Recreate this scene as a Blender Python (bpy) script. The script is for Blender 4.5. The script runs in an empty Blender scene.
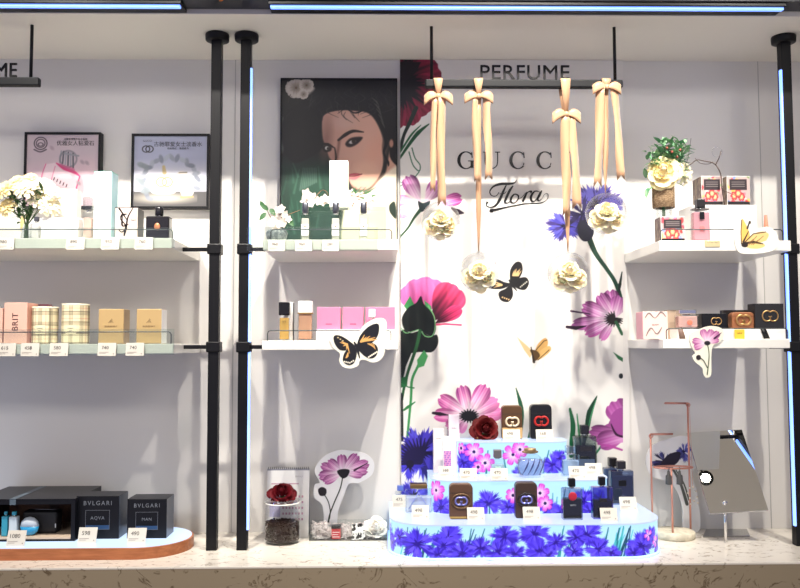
import bpy, bmesh, math, random
import numpy as np
from mathutils import Vector, Matrix
random.seed(7); rng = np.random.RandomState(3)
PI = math.pi
scn = bpy.context.scene
COL = scn.collection
# ------------------------------------------------------------------ camera
F, CX, CY = 830.0, 400.0, 294.0
CAMZ = 1.5
cam_d = bpy.data.cameras.new('camera'); cam = bpy.data.objects.new('camera', cam_d); COL.objects.link(cam)
cam_d.sensor_width = 36; cam_d.lens = F/800*36; cam_d.clip_start = .05
RM = Matrix.Rotation(-0.0185, 3, 'Z') @ Matrix.Rotation(PI/2+math.atan(51/F), 3, 'X') @ Matrix.Rotation(-0.003, 3, 'Z')
cam.matrix_world = Matrix.Translation((0, 0, CAMZ)) @ RM.to_4x4()
scn.camera = cam
RN = np.array(RM)
def ray(px, py):
    return RM @ Vector(((px-CX)/F, -(py-CY)/F, -1))
def P(px, py, Y):
    d = ray(px, py); t = Y/d.y
    return Vector((d.x*t, Y, CAMZ+d.z*t))
def PZ(px, py, z):
    d = ray(px, py); t = (z-CAMZ)/d.z
    return Vector((d.x*t, d.y*t, z))
def X_(px, Y, py=345): return P(px, py, Y).x
def Z_(py, Y, px=400): return P(px, py, Y).z
def Pn(X, Yp, Y):          # vectorised P
    v = np.stack([(X-CX)/F, -(Yp-CY)/F, -np.ones_like(X)], -1) @ RN.T
    t = Y/v[..., 1]
    return np.stack([v[..., 0]*t, np.full_like(X, Y), CAMZ+v[..., 2]*t], -1)
YW = 2.76; YS = 2.40; ZC = CAMZ-.608; ZTOP = CAMZ+.963
# ------------------------------------------------------------------ colours and materials
def lin(c):
    c = np.asarray(c, float)/255
    return np.where(c <= .04045, c/12.92, ((c+.055)/1.055)**2.4)
MATS = {}
def mat(name, rgb=(200, 200, 200), rough=.5, metal=0, spec=.5, emit=None, es=1, trans=0, ior=1.45, coat=0, alpha=1):
    if name in MATS: return MATS[name]
    m = bpy.data.materials.new(name); m.use_nodes = True
    b = m.node_tree.nodes['Principled BSDF']; I = b.inputs
    I['Base Color'].default_value = (*lin(rgb), 1); I['Roughness'].default_value = rough
    I['Metallic'].default_value = metal; I['Specular IOR Level'].default_value = spec
    I['Transmission Weight'].default_value = trans; I['IOR'].default_value = ior
    I['Coat Weight'].default_value = coat; I['Alpha'].default_value = alpha
    if emit is not None:
        I['Emission Color'].default_value = (*lin(emit), 1); I['Emission Strength'].default_value = es
    MATS[name] = m
    return m
def clear(name, rgb=(255, 255, 255), refl=.5, rough=.02, base=.04):
    """thin clear plastic or glass: tinted see-through with a facing-dependent shine"""
    if name in MATS: return MATS[name]
    m = bpy.data.materials.new(name); m.use_nodes = True
    nt = m.node_tree; nt.nodes.clear()
    o = nt.nodes.new('ShaderNodeOutputMaterial'); mx = nt.nodes.new('ShaderNodeMixShader')
    t = nt.nodes.new('ShaderNodeBsdfTransparent'); g = nt.nodes.new('ShaderNodeBsdfGlossy')
    lw = nt.nodes.new('ShaderNodeLayerWeight'); lw.inputs['Blend'].default_value = .25
    ma = nt.nodes.new('ShaderNodeMath'); ma.operation = 'MULTIPLY_ADD'
    ma.inputs[1].default_value = refl; ma.inputs[2].default_value = base; ma.use_clamp = True
    t.inputs['Color'].default_value = (*lin(rgb), 1); g.inputs['Roughness'].default_value = rough
    L = nt.links.new
    L(lw.outputs['Facing'], ma.inputs[0]); L(ma.outputs[0], mx.inputs[0]); L(t.outputs[0], mx.inputs[1]); L(g.outputs[0], mx.inputs[2]); L(mx.outputs[0], o.inputs[0])
    MATS[name] = m
    return m
def noise_mat(name, c1, c2, scale, rough=.5, lo=.4, hi=.6, detail=6, bump=0, dist=0, stretch=None):
    m = mat(name, c1, rough); nt = m.node_tree; L = nt.links.new; b = nt.nodes['Principled BSDF']
    tc = nt.nodes.new('ShaderNodeTexCoord'); n = nt.nodes.new('ShaderNodeTexNoise'); r = nt.nodes.new('ShaderNodeValToRGB')
    n.inputs['Scale'].default_value = scale; n.inputs['Detail'].default_value = detail; n.inputs['Distortion'].default_value = dist
    r.color_ramp.elements[0].position = lo; r.color_ramp.elements[1].position = hi
    r.color_ramp.elements[0].color = (*lin(c1), 1); r.color_ramp.elements[1].color = (*lin(c2), 1)
    if stretch:
        mp = nt.nodes.new('ShaderNodeMapping'); mp.inputs['Scale'].default_value = stretch
        L(tc.outputs['Object'], mp.inputs[0]); L(mp.outputs[0], n.inputs[0])
    else: L(tc.outputs['Object'], n.inputs[0])
    L(n.outputs[0], r.inputs[0]); L(r.outputs[0], b.inputs['Base Color'])
    if bump:
        bp = nt.nodes.new('ShaderNodeBump'); bp.inputs['Strength'].default_value = bump; bp.inputs['Distance'].default_value = .002
        L(n.outputs[0], bp.inputs['Height']); L(bp.outputs[0], b.inputs['Normal'])
    return m
def ink(name, emis=0, rough=.35, spec=.5):
    if name in MATS: return MATS[name]
    m = mat(name, (255, 255, 255), rough, spec=spec); nt = m.node_tree; b = nt.nodes['Principled BSDF']
    a = nt.nodes.new('ShaderNodeAttribute'); a.attribute_name = 'Col'
    nt.links.new(a.outputs['Color'], b.inputs['Base Color'])
    if emis:
        mu = nt.nodes.new('ShaderNodeMixRGB'); mu.blend_type = 'MULTIPLY'; mu.inputs[0].default_value = 1; mu.inputs[2].default_value = (.16, .16, .16, 1)
        nt.links.new(a.outputs['Color'], mu.inputs[1]); nt.links.new(mu.outputs[0], b.inputs['Base Color'])
        nt.links.new(a.outputs['Color'], b.inputs['Emission Color']); b.inputs['Emission Strength'].default_value = emis
    return m
# marble worktop: warm white with thin grey-brown veins
def marble(name, base, vein):
    m = mat(name, base, .12); nt = m.node_tree; L = nt.links.new; b = nt.nodes['Principled BSDF']
    tc = nt.nodes.new('ShaderNodeTexCoord'); mp = nt.nodes.new('ShaderNodeMapping'); mp.inputs['Rotation'].default_value = (.3, .5, .6); mp.inputs['Scale'].default_value = (1, 1.7, 1.3)
    n = nt.nodes.new('ShaderNodeTexNoise'); n.inputs['Scale'].default_value = 11; n.inputs['Detail'].default_value = 7; n.inputs['Distortion'].default_value = 1.3
    r = nt.nodes.new('ShaderNodeValToRGB'); e = r.color_ramp.elements
    e[0].position = .478; e[0].color = (0, 0, 0, 1); e[1].position = .5; e[1].color = (1, 1, 1, 1)
    x = e.new(.522); x.color = (0, 0, 0, 1)
    n2 = nt.nodes.new('ShaderNodeTexNoise'); n2.inputs['Scale'].default_value = 25; n2.inputs['Detail'].default_value = 2
    r2 = nt.nodes.new('ShaderNodeValToRGB'); r2.color_ramp.elements[0].position = .46; r2.color_ramp.elements[1].position = .54
    mu = nt.nodes.new('ShaderNodeMath'); mu.operation = 'MULTIPLY'
    mx = nt.nodes.new('ShaderNodeMixRGB'); mx.inputs[1].default_value = (*lin(base), 1); mx.inputs[2].default_value = (*lin(vein), 1)
    L(tc.outputs['Object'], mp.inputs[0]); L(mp.outputs[0], n.inputs[0]); L(mp.outputs[0], n2.inputs[0])
    L(n.outputs[0], r.inputs[0]); L(n2.outputs[0], r2.inputs[0]); L(r.outputs[0], mu.inputs[0]); L(r2.outputs[0], mu.inputs[1])
    L(mu.outputs[0], mx.inputs[0]); L(mx.outputs[0], b.inputs['Base Color'])
    return m
WHITE = mat('wall_white', (222, 219, 214), .42)
CEILM = mat('ceiling_white', (226, 221, 214), .6)
BLACK = mat('black_metal', (13, 13, 16), .4, spec=.3)
BOARD = mat('shelf_lacquer', (238, 236, 228), .3)
GLASS = clear('guard_glass', (244, 248, 245), .5, base=.05)
CLEAR = clear('clear_acrylic', (246, 248, 249), .35, base=.03)
CARD = mat('white_card', (236, 235, 230), .5)
PAPER = mat('white_paper', (232, 231, 228), .6)
GOLD = mat('gold_metal', (205, 165, 95), .3, 1)
CHROME = mat('chrome', (215, 215, 218), .12, 1)
DARK = mat('dark_print', (45, 42, 40), .5)
BLKBOX = mat('black_carton', (15, 16, 21), .35, spec=.35)
LED = mat('blue_led', (120, 160, 255), .5, emit=(105, 140, 250), es=1.7)
GREEN = mat('leaf_green', (52, 96, 52), .5)
# ------------------------------------------------------------------ objects
def tag(o, label=None, cat=None, group=None, kind=None):
    if label: o['label'] = label
    if cat: o['category'] = cat
    if group: o['group'] = group
    if kind: o['kind'] = kind
    return o
def thing(name, label, cat, loc, group=None):
    o = bpy.data.objects.new(name, None); COL.objects.link(o); o.location = loc; o.empty_display_size = .02
    return tag(o, label, cat, group)
def link(name, me, parent=None, loc=None):
    o = bpy.data.objects.new(name, me); COL.objects.link(o)
    if parent is not None:
        o.parent = parent
    elif loc is not None: o.location = loc
    return o
def origin_of(parent):
    v = Vector((0, 0, 0))
    while parent is not None: v += parent.location; parent = parent.parent
    return v
class MB:
    def __init__(s): s.bm = bmesh.new(); s.M = None; s.mi = 0
    def _new(s, bm2):
        for f in bm2.faces: f.material_index = s.mi
        if s.M is not None: bmesh.ops.transform(bm2, matrix=s.M, verts=bm2.verts)
        me = bpy.data.meshes.new('t'); bm2.to_mesh(me); bm2.free(); s.bm.from_mesh(me); bpy.data.meshes.remove(me)
        return s
    def box(s, x0, x1, y0, y1, z0, z1, bev=0, seg=2, vert_only=False):
        b = bmesh.new(); bmesh.ops.create_cube(b, size=1)
        for v in b.verts:
            v.co = Vector(((x0+x1)/2+v.co.x*(x1-x0), (y0+y1)/2+v.co.y*(y1-y0), (z0+z1)/2+v.co.z*(z1-z0)))
        if bev:
            ed = [e for e in b.edges if (not vert_only) or abs(e.verts[0].co.z-e.verts[1].co.z) > 1e-6]
            bmesh.ops.bevel(b, geom=ed, offset=bev, segments=seg, affect='EDGES', profile=.5)
        return s._new(b)
    def lathe(s, cx, cy, prof, seg=28, sx=1, sy=1):
        b = bmesh.new(); rings = []
        for r, z in prof:
            if r < 1e-6: rings.append([b.verts.new((cx, cy, z))])
            else: rings.append([b.verts.new((cx+r*sx*math.cos(2*PI*i/seg), cy+r*sy*math.sin(2*PI*i/seg), z)) for i in range(seg)])
        for A, B in zip(rings, rings[1:]):
            for i in range(seg):
                j = (i+1) % seg
                if len(A) == 1 and len(B) == 1: continue
                if len(A) == 1: b.faces.new((A[0], B[j], B[i]))
                elif len(B) == 1: b.faces.new((A[i], A[j], B[0]))
                else: b.faces.new((A[i], A[j], B[j], B[i]))
        for f in b.faces: f.smooth = True
        bmesh.ops.recalc_face_normals(b, faces=b.faces)
        return s._new(b)
    def cyl(s, cx, cy, z0, z1, r, r1=None, seg=28, bev=0):
        r1 = r if r1 is None else r1
        if bev: return s.lathe(cx, cy, [(0, z0), (r-bev, z0), (r, z0+bev), (r1, z1-bev), (r1-bev, z1), (0, z1)], seg)
        return s.lathe(cx, cy, [(0, z0), (r, z0), (r1, z1), (0, z1)], seg)
    def tube(s, pts, r, seg=8, closed=False):
        pts = [Vector(p) for p in pts]; n = len(pts)
        rs = r if isinstance(r, (list, tuple)) else [r]*n
        b = bmesh.new(); rings = []; up = None
        for i, p in enumerate(pts):
            if closed: t = pts[(i+1) % n]-pts[i-1]
            else: t = pts[min(i+1, n-1)]-pts[max(i-1, 0)]
            t.normalize()
            if up is None:
                up = Vector((0, 0, 1)) if abs(t.z) < .9 else Vector((1, 0, 0))
            up = (up-t*up.dot(t))
            if up.length < 1e-5: up = t.orthogonal()
            up.normalize(); sd = t.cross(up)
            rings.append([b.verts.new(p+(up*math.cos(2*PI*k/seg)+sd*math.sin(2*PI*k/seg))*rs[i]) for k in range(seg)])
        m = n if closed else n-1
        for i in range(m):
            A, B = rings[i], rings[(i+1) % n]
            for k in range(seg):
                b.faces.new((A[k], A[(k+1) % seg], B[(k+1) % seg], B[k]))
        if not closed:
            b.faces.new(rings[0]); b.faces.new(rings[-1])
        for f in b.faces: f.smooth = True
        bmesh.ops.recalc_face_normals(b, faces=b.faces)
        return s._new(b)
    def prism(s, out, a0, a1, axis='y', bev=0):
        """outline of (u,v) extruded: axis y -> (u, a, v); axis z -> (u, v, a)"""
        b = bmesh.new()
        f = (lambda u, v, a: (u, a, v)) if axis == 'y' else (lambda u, v, a: (u, v, a))
        A = [b.verts.new(f(u, v, a0)) for u, v in out]; B = [b.verts.new(f(u, v, a1)) for u, v in out]
        fa = b.faces.new(A); fb = b.faces.new(B); n = len(out)
        for i in range(n): b.faces.new((A[i], A[(i+1) % n], B[(i+1) % n], B[i]))
        bmesh.ops.recalc_face_normals(b, faces=b.faces)
        if bev:
            ed = [e for e in b.edges if (e in fa.edges[:] or e in fb.edges[:])]
            bmesh.ops.bevel(b, geom=ed, offset=bev, segments=2, affect='EDGES', profile=.5)
        return s._new(b)
    def ball(s, c, r, u=16, v=10, sc=(1, 1, 1), rot=None):
        b = bmesh.new(); bmesh.ops.create_uvsphere(b, u_segments=u, v_segments=v, radius=r)
        M = Matrix.Translation(c) @ (rot.to_4x4() if rot else Matrix.Identity(4)) @ Matrix.Diagonal((*sc, 1))
        bmesh.ops.transform(b, matrix=M, verts=b.verts)
        for f in b.faces: f.smooth = True
        return s._new(b)
    def sheet(s, rows, smooth=True):
        """grid surface from rows of points"""
        b = bmesh.new(); R = [[b.verts.new(p) for p in row] for row in rows]
        for A, B in zip(R, R[1:]):
            for i in range(len(A)-1): b.faces.new((A[i], A[i+1], B[i+1], B[i])).smooth = smooth
        return s._new(b)
    def build(s, name, mats, parent=None, loc=None, solid=0, label=None, vc=None):
        me = bpy.data.meshes.new(name); s.bm.to_mesh(me); s.bm.free()
        for m in (mats if isinstance(mats, (list, tuple)) else [mats]): me.materials.append(m)
        org = origin_of(parent) if parent is not None else Vector(loc or (0, 0, 0))
        me.transform(Matrix.Translation(-org))
        if vc is not None:
            paint(me, vc, org)
        o = link(name, me, parent, None if parent is not None else org)
        if solid:
            md = o.modifiers.new('solid', 'SOLIDIFY'); md.thickness = solid; md.offset = 0
        if label: o['label'] = label
        return o
def paint(me, fn, org):
    n = len(me.vertices); co = np.empty(n*3); me.vertices.foreach_get('co', co); co = co.reshape(-1, 3)+np.array(org)
    rgb = lin(np.clip(fn(co), 0, 255)); a = me.color_attributes.new('Col', 'FLOAT_COLOR', 'POINT')
    a.data.foreach_set('color', np.concatenate([rgb, np.ones((n, 1))], 1).astype(np.float32).ravel())
_font = {}
def text(s, size, x, Y, z, m, parent, name='lettering', align='CENTER', rot=0, ext=.0003, sx=1, up=False, space=1):
    """text in the x-z plane facing the viewer, size = cap height"""
    cu = bpy.data.curves.new('t', 'FONT'); cu.body = s; cu.size = size/.7; cu.align_x = align; cu.align_y = 'CENTER'
    cu.extrude = ext; cu.resolution_u = 3; cu.space_character = space
    t = bpy.data.objects.new('t', cu); COL.objects.link(t)
    bpy.context.view_layer.update()
    me = bpy.data.meshes.new_from_object(t.evaluated_get(bpy.context.evaluated_depsgraph_get()))
    bpy.data.objects.remove(t); bpy.data.curves.remove(cu)
    me.transform(Matrix.Diagonal((sx, 1, 1, 1))); me.transform(Matrix.Rotation(rot, 4, 'Z'))
    T = Matrix.Translation((x, Y, z)) @ (up if up else Matrix.Rotation(PI/2, 4, 'X'))
    me.transform(T); me.materials.clear(); me.materials.append(m)
    me.transform(Matrix.Translation(-origin_of(parent)))
    me.name = name
    return link(name, me, parent)
# ------------------------------------------------------------------ painted prints (vertex colours on a fine mesh)
class Canvas:
    def __init__(s, x0, y0, x1, y1, step=.5, bg=(255, 255, 255), alpha=1):
        nx = int(round((x1-x0)/step))+1; ny = int(round((y1-y0)/step))+1
        s.X, s.Y = np.meshgrid(np.linspace(x0, x1, nx), np.linspace(y0, y1, ny))
        s.C = np.zeros(s.X.shape+(3,))+np.array(bg, float); s.A = np.full(s.X.shape, float(alpha))
        s.b = (x0, y0, x1, y1); s.st = step
    def win(s, x0, y0, x1, y1):
        X0, Y0 = s.b[0], s.b[1]; ny, nx = s.X.shape
        i0 = max(0, int((x0-X0)/s.st)-1); i1 = min(nx, int((x1-X0)/s.st)+3); j0 = max(0, int((y0-Y0)/s.st)-1); j1 = min(ny, int((y1-Y0)/s.st)+3)
        if i1 <= i0 or j1 <= j0: return None
        return (slice(j0, j1), slice(i0, i1))
    def put(s, w, mask, col):
        c = np.array(col, float) if not callable(col) else col(s.X[w], s.Y[w])
        m = np.clip(mask, 0, 1)
        s.C[w] = s.C[w]*(1-m[..., None])+c*m[..., None]; s.A[w] = np.maximum(s.A[w], m)
    def poly(s, pts, col, blur=.6, a=1):
        p = np.array(pts, float); w = s.win(p[:, 0].min()-blur, p[:, 1].min()-blur, p[:, 0].max()+blur, p[:, 1].max()+blur)
        if w is None: return
        X, Y = s.X[w], s.Y[w]; ins = np.zeros(X.shape, bool); d = np.full(X.shape, 1e9)
        for (ax, ay), (bx, by) in zip(p, np.roll(p, -1, 0)):
            cond = (ay > Y) != (by > Y)
            with np.errstate(divide='ignore', invalid='ignore'):
                xi = (bx-ax)*(Y-ay)/(by-ay if by != ay else 1e-9)+ax
            ins ^= cond & (X < xi)
            d = np.minimum(d, segd(X, Y, ax, ay, bx, by)[0])
        sd = np.where(ins, d, -d)
        s.put(w, (sd/blur+.5)*a if a == 1 else np.clip(sd/blur+.5, 0, 1)*a, col)
    def smooth(s, pts, col, blur=.6, a=1, n=6): s.poly(spline(pts, n, True), col, blur, a)
    def stroke(s, pts, w, col, blur=.5, a=1, n=0):
        if n: pts = spline(pts, n, False)
        k = len(pts); ws = np.interp(np.linspace(0, 1, k), np.linspace(0, 1, len(w)), w) if isinstance(w, (list, tuple)) else [w]*k
        p = np.array(pts, float); m = max(ws)+blur
        W = s.win(p[:, 0].min()-m, p[:, 1].min()-m, p[:, 0].max()+m, p[:, 1].max()+m)
        if W is None: return
        X, Y = s.X[W], s.Y[W]; sd = np.full(X.shape, -1e9)
        for i in range(k-1):
            d, t = segd(X, Y, *p[i], *p[i+1]); sd = np.maximum(sd, (ws[i]+(ws[i+1]-ws[i])*t)/2-d)
        s.put(W, np.clip(sd/blur+.5, 0, 1)*a, col)
    def ell(s, cx, cy, rx, ry, col, rot=0, blur=.6, a=1, ring=0):
        m = max(rx, ry)+blur; w = s.win(cx-m, cy-m, cx+m, cy+m)
        if w is None: return
        dx, dy = s.X[w]-cx, s.Y[w]-cy; c, q = math.cos(rot), math.sin(rot); u = (dx*c+dy*q)/rx; v = (-dx*q+dy*c)/ry
        r = np.sqrt(u*u+v*v); sd = (1-r)*min(rx, ry)
        if ring: sd = ring/2-np.abs(sd)
        s.put(w, np.clip(sd/blur+.5, 0, 1)*a, col)
    def petal(s, cx, cy, ang, L, W, base, mid, edge, notch=.06, streak=.25, blur=.8, seed=0, bend=0, dark=0):
        """ang in degrees, 0 = right, 90 = up in the picture"""
        a = math.radians(ang); ux, uy = math.cos(a), -math.sin(a); m = L*1.1+W
        w = s.win(cx-m, cy-m, cx+m, cy+m)
        if w is None: return
        dx, dy = s.X[w]-cx, s.Y[w]-cy
        t = (dx*ux+dy*uy)/L; v = (-dx*uy+dy*ux)-bend*L*t*t
        prof = np.where(t < .72, np.sin(np.clip(t/.72, 0, 1)*PI/2)**1.25, np.sqrt(np.clip(1-((t-.72)/.28)**2, 0, 1)))
        q = v/(W/2)
        lim = 1-notch*.6*(1+np.cos(q*PI*3+seed))
        sd = np.minimum((prof-np.abs(q))*W/2, (lim-t)*L); sd = np.minimum(sd, t*L+1)
        st = np.sin(q*9+seed*2)*.5+np.sin(q*21+seed)*.5
        k = np.clip(t*1.0+streak*st*(.4+.6*t)-.22, 0, 1)+np.clip(np.abs(q)-.5, 0, 1)*.9
        k = np.clip(k, 0, 1)[..., None]
        B, M_, E = (np.array(x, float) for x in (base, mid, edge))
        c = np.where(k < .5, B+(M_-B)*k*2, M_+(E-M_)*(k-.5)*2)
        if dark: c = c*(1-dark*np.clip(q, 0, 1)[..., None])
        mm = np.clip(sd/blur+.5, 0, 1)
        s.C[w] = s.C[w]*(1-mm[..., None])+c*mm[..., None]; s.A[w] = np.maximum(s.A[w], mm)
    def cornflower(s, cx, cy, R, cols, n=26, seed=1, sq=1, core=(20, 15, 50)):
        r = random.Random(seed)
        for i in range(n*2):
            a = r.uniform(0, 2*PI); l = R*r.uniform(.55, 1); c = cols[r.randrange(len(cols))]
            tip = (cx+l*math.cos(a), cy+l*math.sin(a)*sq); b = a+PI/2; wv = R*.13
            k = .62
            mx, my = cx+(tip[0]-cx)*k, cy+(tip[1]-cy)*k
            pts = [(cx, cy)]
            for j, (f, o) in enumerate(((.6, -.7), (1, -1), (.82, -.45), (1.12, 0), (.82, .45), (1, 1), (.6, .7))):
                pts.append((cx+(tip[0]-cx)*f+wv*o*math.cos(b), cy+(tip[1]-cy)*f+wv*o*math.sin(b)*sq))
            s.poly(pts, c, .7)
        for i in range(n//2):
            a = r.uniform(0, 2*PI); l = R*r.uniform(.2, .45)
            s.stroke([(cx, cy), (cx+l*math.cos(a), cy+l*math.sin(a)*sq)], [R*.12, .3], core, .6)
    def mesh(s, name, fn, m, parent=None, loc=None, masked=False, label=None, flip=False):
        ny, nx = s.X.shape; co = fn(s.X, s.Y).reshape(-1, 3)
        org = np.array(origin_of(parent) if parent is not None else Vector(loc or (0, 0, 0)))
        idx = np.arange(nx*ny).reshape(ny, nx)
        q = np.stack([idx[1:, :-1], idx[1:, 1:], idx[:-1, 1:], idx[:-1, :-1]], -1).reshape(-1, 4)
        if masked:
            A = s.A.ravel(); q = q[(A[q].max(1) > .5)]
            used = np.unique(q); rm = np.full(nx*ny, -1); rm[used] = np.arange(len(used)); q = rm[q]; co = co[used]; C = s.C.reshape(-1, 3)[used]
        else: C = s.C.reshape(-1, 3)
        co = co-org; me = bpy.data.meshes.new(name)
        me.vertices.add(len(co)); me.vertices.foreach_set('co', co.astype(np.float32).ravel())
        me.loops.add(len(q)*4); me.loops.foreach_set('vertex_index', q.astype(np.int32).ravel())
        me.polygons.add(len(q)); me.polygons.foreach_set('loop_start', np.arange(0, len(q)*4, 4, dtype=np.int32)); me.polygons.foreach_set('loop_total', np.full(len(q), 4, np.int32))
        me.update(calc_edges=True)
        a = me.color_attributes.new('Col', 'FLOAT_COLOR', 'POINT')
        a.data.foreach_set('color', np.concatenate([lin(np.clip(C, 0, 255)), np.ones((len(co), 1))], 1).astype(np.float32).ravel())
        me.materials.append(m)
        o = link(name, me, parent, None if parent is not None else Vector(org))
        if label: o['label'] = label
        return o
def segd(X, Y, ax, ay, bx, by):
    dx, dy = bx-ax, by-ay; L = dx*dx+dy*dy+1e-12
    t = np.clip(((X-ax)*dx+(Y-ay)*dy)/L, 0, 1)
    return np.hypot(X-ax-t*dx, Y-ay-t*dy), t
def spline(pts, n=6, closed=False):
    """Catmull-Rom through points"""
    P_ = [np.array(p, float) for p in pts]; N = len(P_); out = []
    rngs = range(N if closed else N-1)
    for i in rngs:
        if closed: a, b, c, d = P_[i-1], P_[i], P_[(i+1) % N], P_[(i+2) % N]
        else: a, b, c, d = P_[max(i-1, 0)], P_[i], P_[i+1], P_[min(i+2, N-1)]
        for k in range(n):
            t = k/n
            out.append(tuple(.5*((2*b)+(c-a)*t+(2*a-5*b+4*c-d)*t*t+(3*b-a-3*c+d)*t**3)))
    if not closed: out.append(tuple(P_[-1]))
    return out
def onplane(Y): return lambda X, Yp: Pn(X, Yp, Y)
def strokemesh(mb, pts, ws, Y, th, n=8, closed=False):
    """flat pen stroke, pixels, standing on plane Y and th thick"""
    q = spline(pts, n, closed) if n else pts
    k = len(q); W = np.interp(np.linspace(0, 1, k), np.linspace(0, 1, len(ws)), ws)
    L_, R_ = [], []
    for i in range(k):
        a = np.array(q[max(i-1, 0)]); b = np.array(q[min(i+1, k-1)]); t = b-a; t = t/(np.hypot(*t)+1e-9); nn = np.array([-t[1], t[0]])
        L_.append(P(*(np.array(q[i])+nn*W[i]/2), Y)); R_.append(P(*(np.array(q[i])-nn*W[i]/2), Y))
    f = [v-Vector((0, th, 0)) for v in L_]; g = [v-Vector((0, th, 0)) for v in R_]
    mb.sheet([f, g], False); mb.sheet([f, L_], False); mb.sheet([g, R_], False)
# ================================================================== the setting
def struct(name, mb, m, loc=(0, 0, 0)): return tag(mb.build(name, m, None, loc), kind='structure')
m = MB(); m.box(-3.2, 4.6, YW, YW+.1, 0, ZTOP+.9); struct('wall_back', m, WHITE)
m = MB(); m.box(-3.2, 4.6, 2.37, YW, ZTOP, ZTOP+.06); struct('ceiling', m, CEILM)
m = MB(); m.box(-3.2, 4.6, -2.5, YW, -.05, 0); struct('floor', m, mat('floor_tile', (150, 145, 138), .3))
m = MB(); m.box(-3.2, 4.6, -2.5, YW+.1, ZTOP+.9, ZTOP+.96); struct('ceiling_shop', m, mat('shop_ceiling', (224, 218, 204), .7))
m = MB(); m.box(4.6, 4.7, -2.5, YW+.1, 0, ZTOP+.96); struct('wall_right', m, mat('shop_wall', (205, 198, 182), .6))
# black header box with its recessed channel in front of the soffit
m = MB(); m.box(-3.2, 4.6, 2.295, 2.365, ZTOP+.012, ZTOP+.11, .003); struct('trim_1', m, mat('header_black', (30, 31, 36), .3))
SEAM = mat('seam_grey', (178, 176, 172), .6)
for i, px in enumerate((233, 766)):
    x = X_(px, YW); m = MB(); m.box(x-.0012, x+.0012, YW-.0015, YW, ZC, ZTOP); struct('trim_%d' % (i+2), m, SEAM)
def led_bar(px0, px1, label, py=13):
    a, b = P(px0, py, 2.30), P(px1, py, 2.30); z = ZTOP-.004
    t = thing('led_strip', label, 'led light', ((a.x+b.x)/2, 2.33, z), 'LED strips under the header')
    m = MB(); m.box(a.x, b.x, 2.30, 2.368, z+.005, z+.017, .002); m.build('housing', BLACK, t)
    m = MB(); m.box(a.x+.005, b.x-.005, 2.306, 2.322, z-.002, z+.006, .002); m.build('diffuser', LED, t)
    m = MB(); m.box(a.x+.005, b.x-.06, 2.290, 2.296, z+.03, z+.036, .001); m.build('upper_diffuser', mat('blue_led_dim', (90, 130, 230), .5, emit=(70, 105, 230), es=1.5), t)
led_bar(-90, 181, 'blue-white LED strip under the black header, left one ending above the left post')
led_bar(268, 787, 'long blue-white LED strip under the black header over the middle and right bays')
# joint between the two header lengths with an orange lead
t = thing('header_joint', 'dark gap piece with a small orange lead between the two LED strips', 'bracket', P(222, 8, 2.30))
a = P(205, 9, 2.29); b = P(262, 9, 2.29)
m = MB(); m.box(a.x, b.x, 2.285, 2.294, ZTOP+.014, ZTOP+.04, .002); m.build('joint_plate', mat('joint_grey', (60, 55, 52), .5), t)
m = MB(); q = P(221, 6, 2.28); m.tube([(q.x, 2.28, ZTOP+.05), (q.x+.003, 2.28, ZTOP+.03), (q.x-.002, 2.282, ZTOP+.012), (q.x-.001, 2.288, ZTOP+.005)], .006); m.build('orange_lead', mat('orange_lead', (205, 110, 50), .5), t)

# counter with a marble worktop
YC = 2.337
t = thing('display_counter', 'long veined marble display counter running under all the shelves', 'counter', (0, YC, 0))
m = MB(); m.box(-3.2, 4.4, YC, YW-.001, ZC-.006, ZC, .001); m.build('worktop', marble('marble_white', (226, 219, 208), (150, 138, 122)), t)
m = MB(); m.box(-3.2, 4.4, YC+.0005, YW-.001, 0, ZC-.006); m.build('front_panel', marble('marble_front_shaded', (146, 132, 110), (92, 76, 58)), t)  # same marble as the worktop, with the front's shade put into darker colours

# ------------------------------------------------------------------ posts
YP = 2.53
def post(pxt, pxb, label, led=0, arms=()):
    top = P(pxt, 40, YP); x = (top.x+P(pxb, 546, YP).x)/2
    t = thing('support_post', label, 'post', (x, YP, ZC), 'black posts carrying the shelves')
    m = MB(); m.box(x-.0155, x+.0155, YP-.0155, YP+.0155, ZC, ZTOP-.012, .002); m.build('pole', BLACK, t)
    m = MB(); m.lathe(x, YP, [(0, ZTOP), (.036, ZTOP), (.037, ZTOP-.004), (.036, ZTOP-.02), (.03, ZTOP-.023), (0, ZTOP-.023)], 36); m.build('ceiling_flange', BLACK, t)
    if led:
        xx = x+led*.0175
        z1 = Z_(70, YP); m = MB(); m.box(xx-.003, xx+.003, YP-.016, YP-.004, ZC+.06, z1, .001); m.build('led_strip', mat('post_led', (150, 180, 255), .4, emit=(110, 150, 255), es=1.8), t)
    for z in arms:
        m = MB(); m.box(x-.021, x+.021, YP-.021, YP+.021, z-.016, z+.016, .003); m.build('clamp', BLACK, t)
    return x, t
ZU = [Z_(249.5, YP, p) for p in (200, 260, 720)]; ZM = [Z_(347, YP, p) for p in (200, 260, 720)]
x1, p1 = post(216.5, 213, 'black floor-to-ceiling post at the right end of the left shelves', 0, (ZU[0], ZM[0]))
x2, p2 = post(247, 242, 'black post with a blue LED strip at the left end of the middle shelves', 1, (ZU[1], ZM[1]))
x3, p3 = post(785, 798, 'black post with a blue LED strip along its left side, near the right edge', -1, (ZU[2], ZM[2]))
x4, p4 = post(815, 829, 'black post cut off by the right edge of the view', 0)
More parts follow.
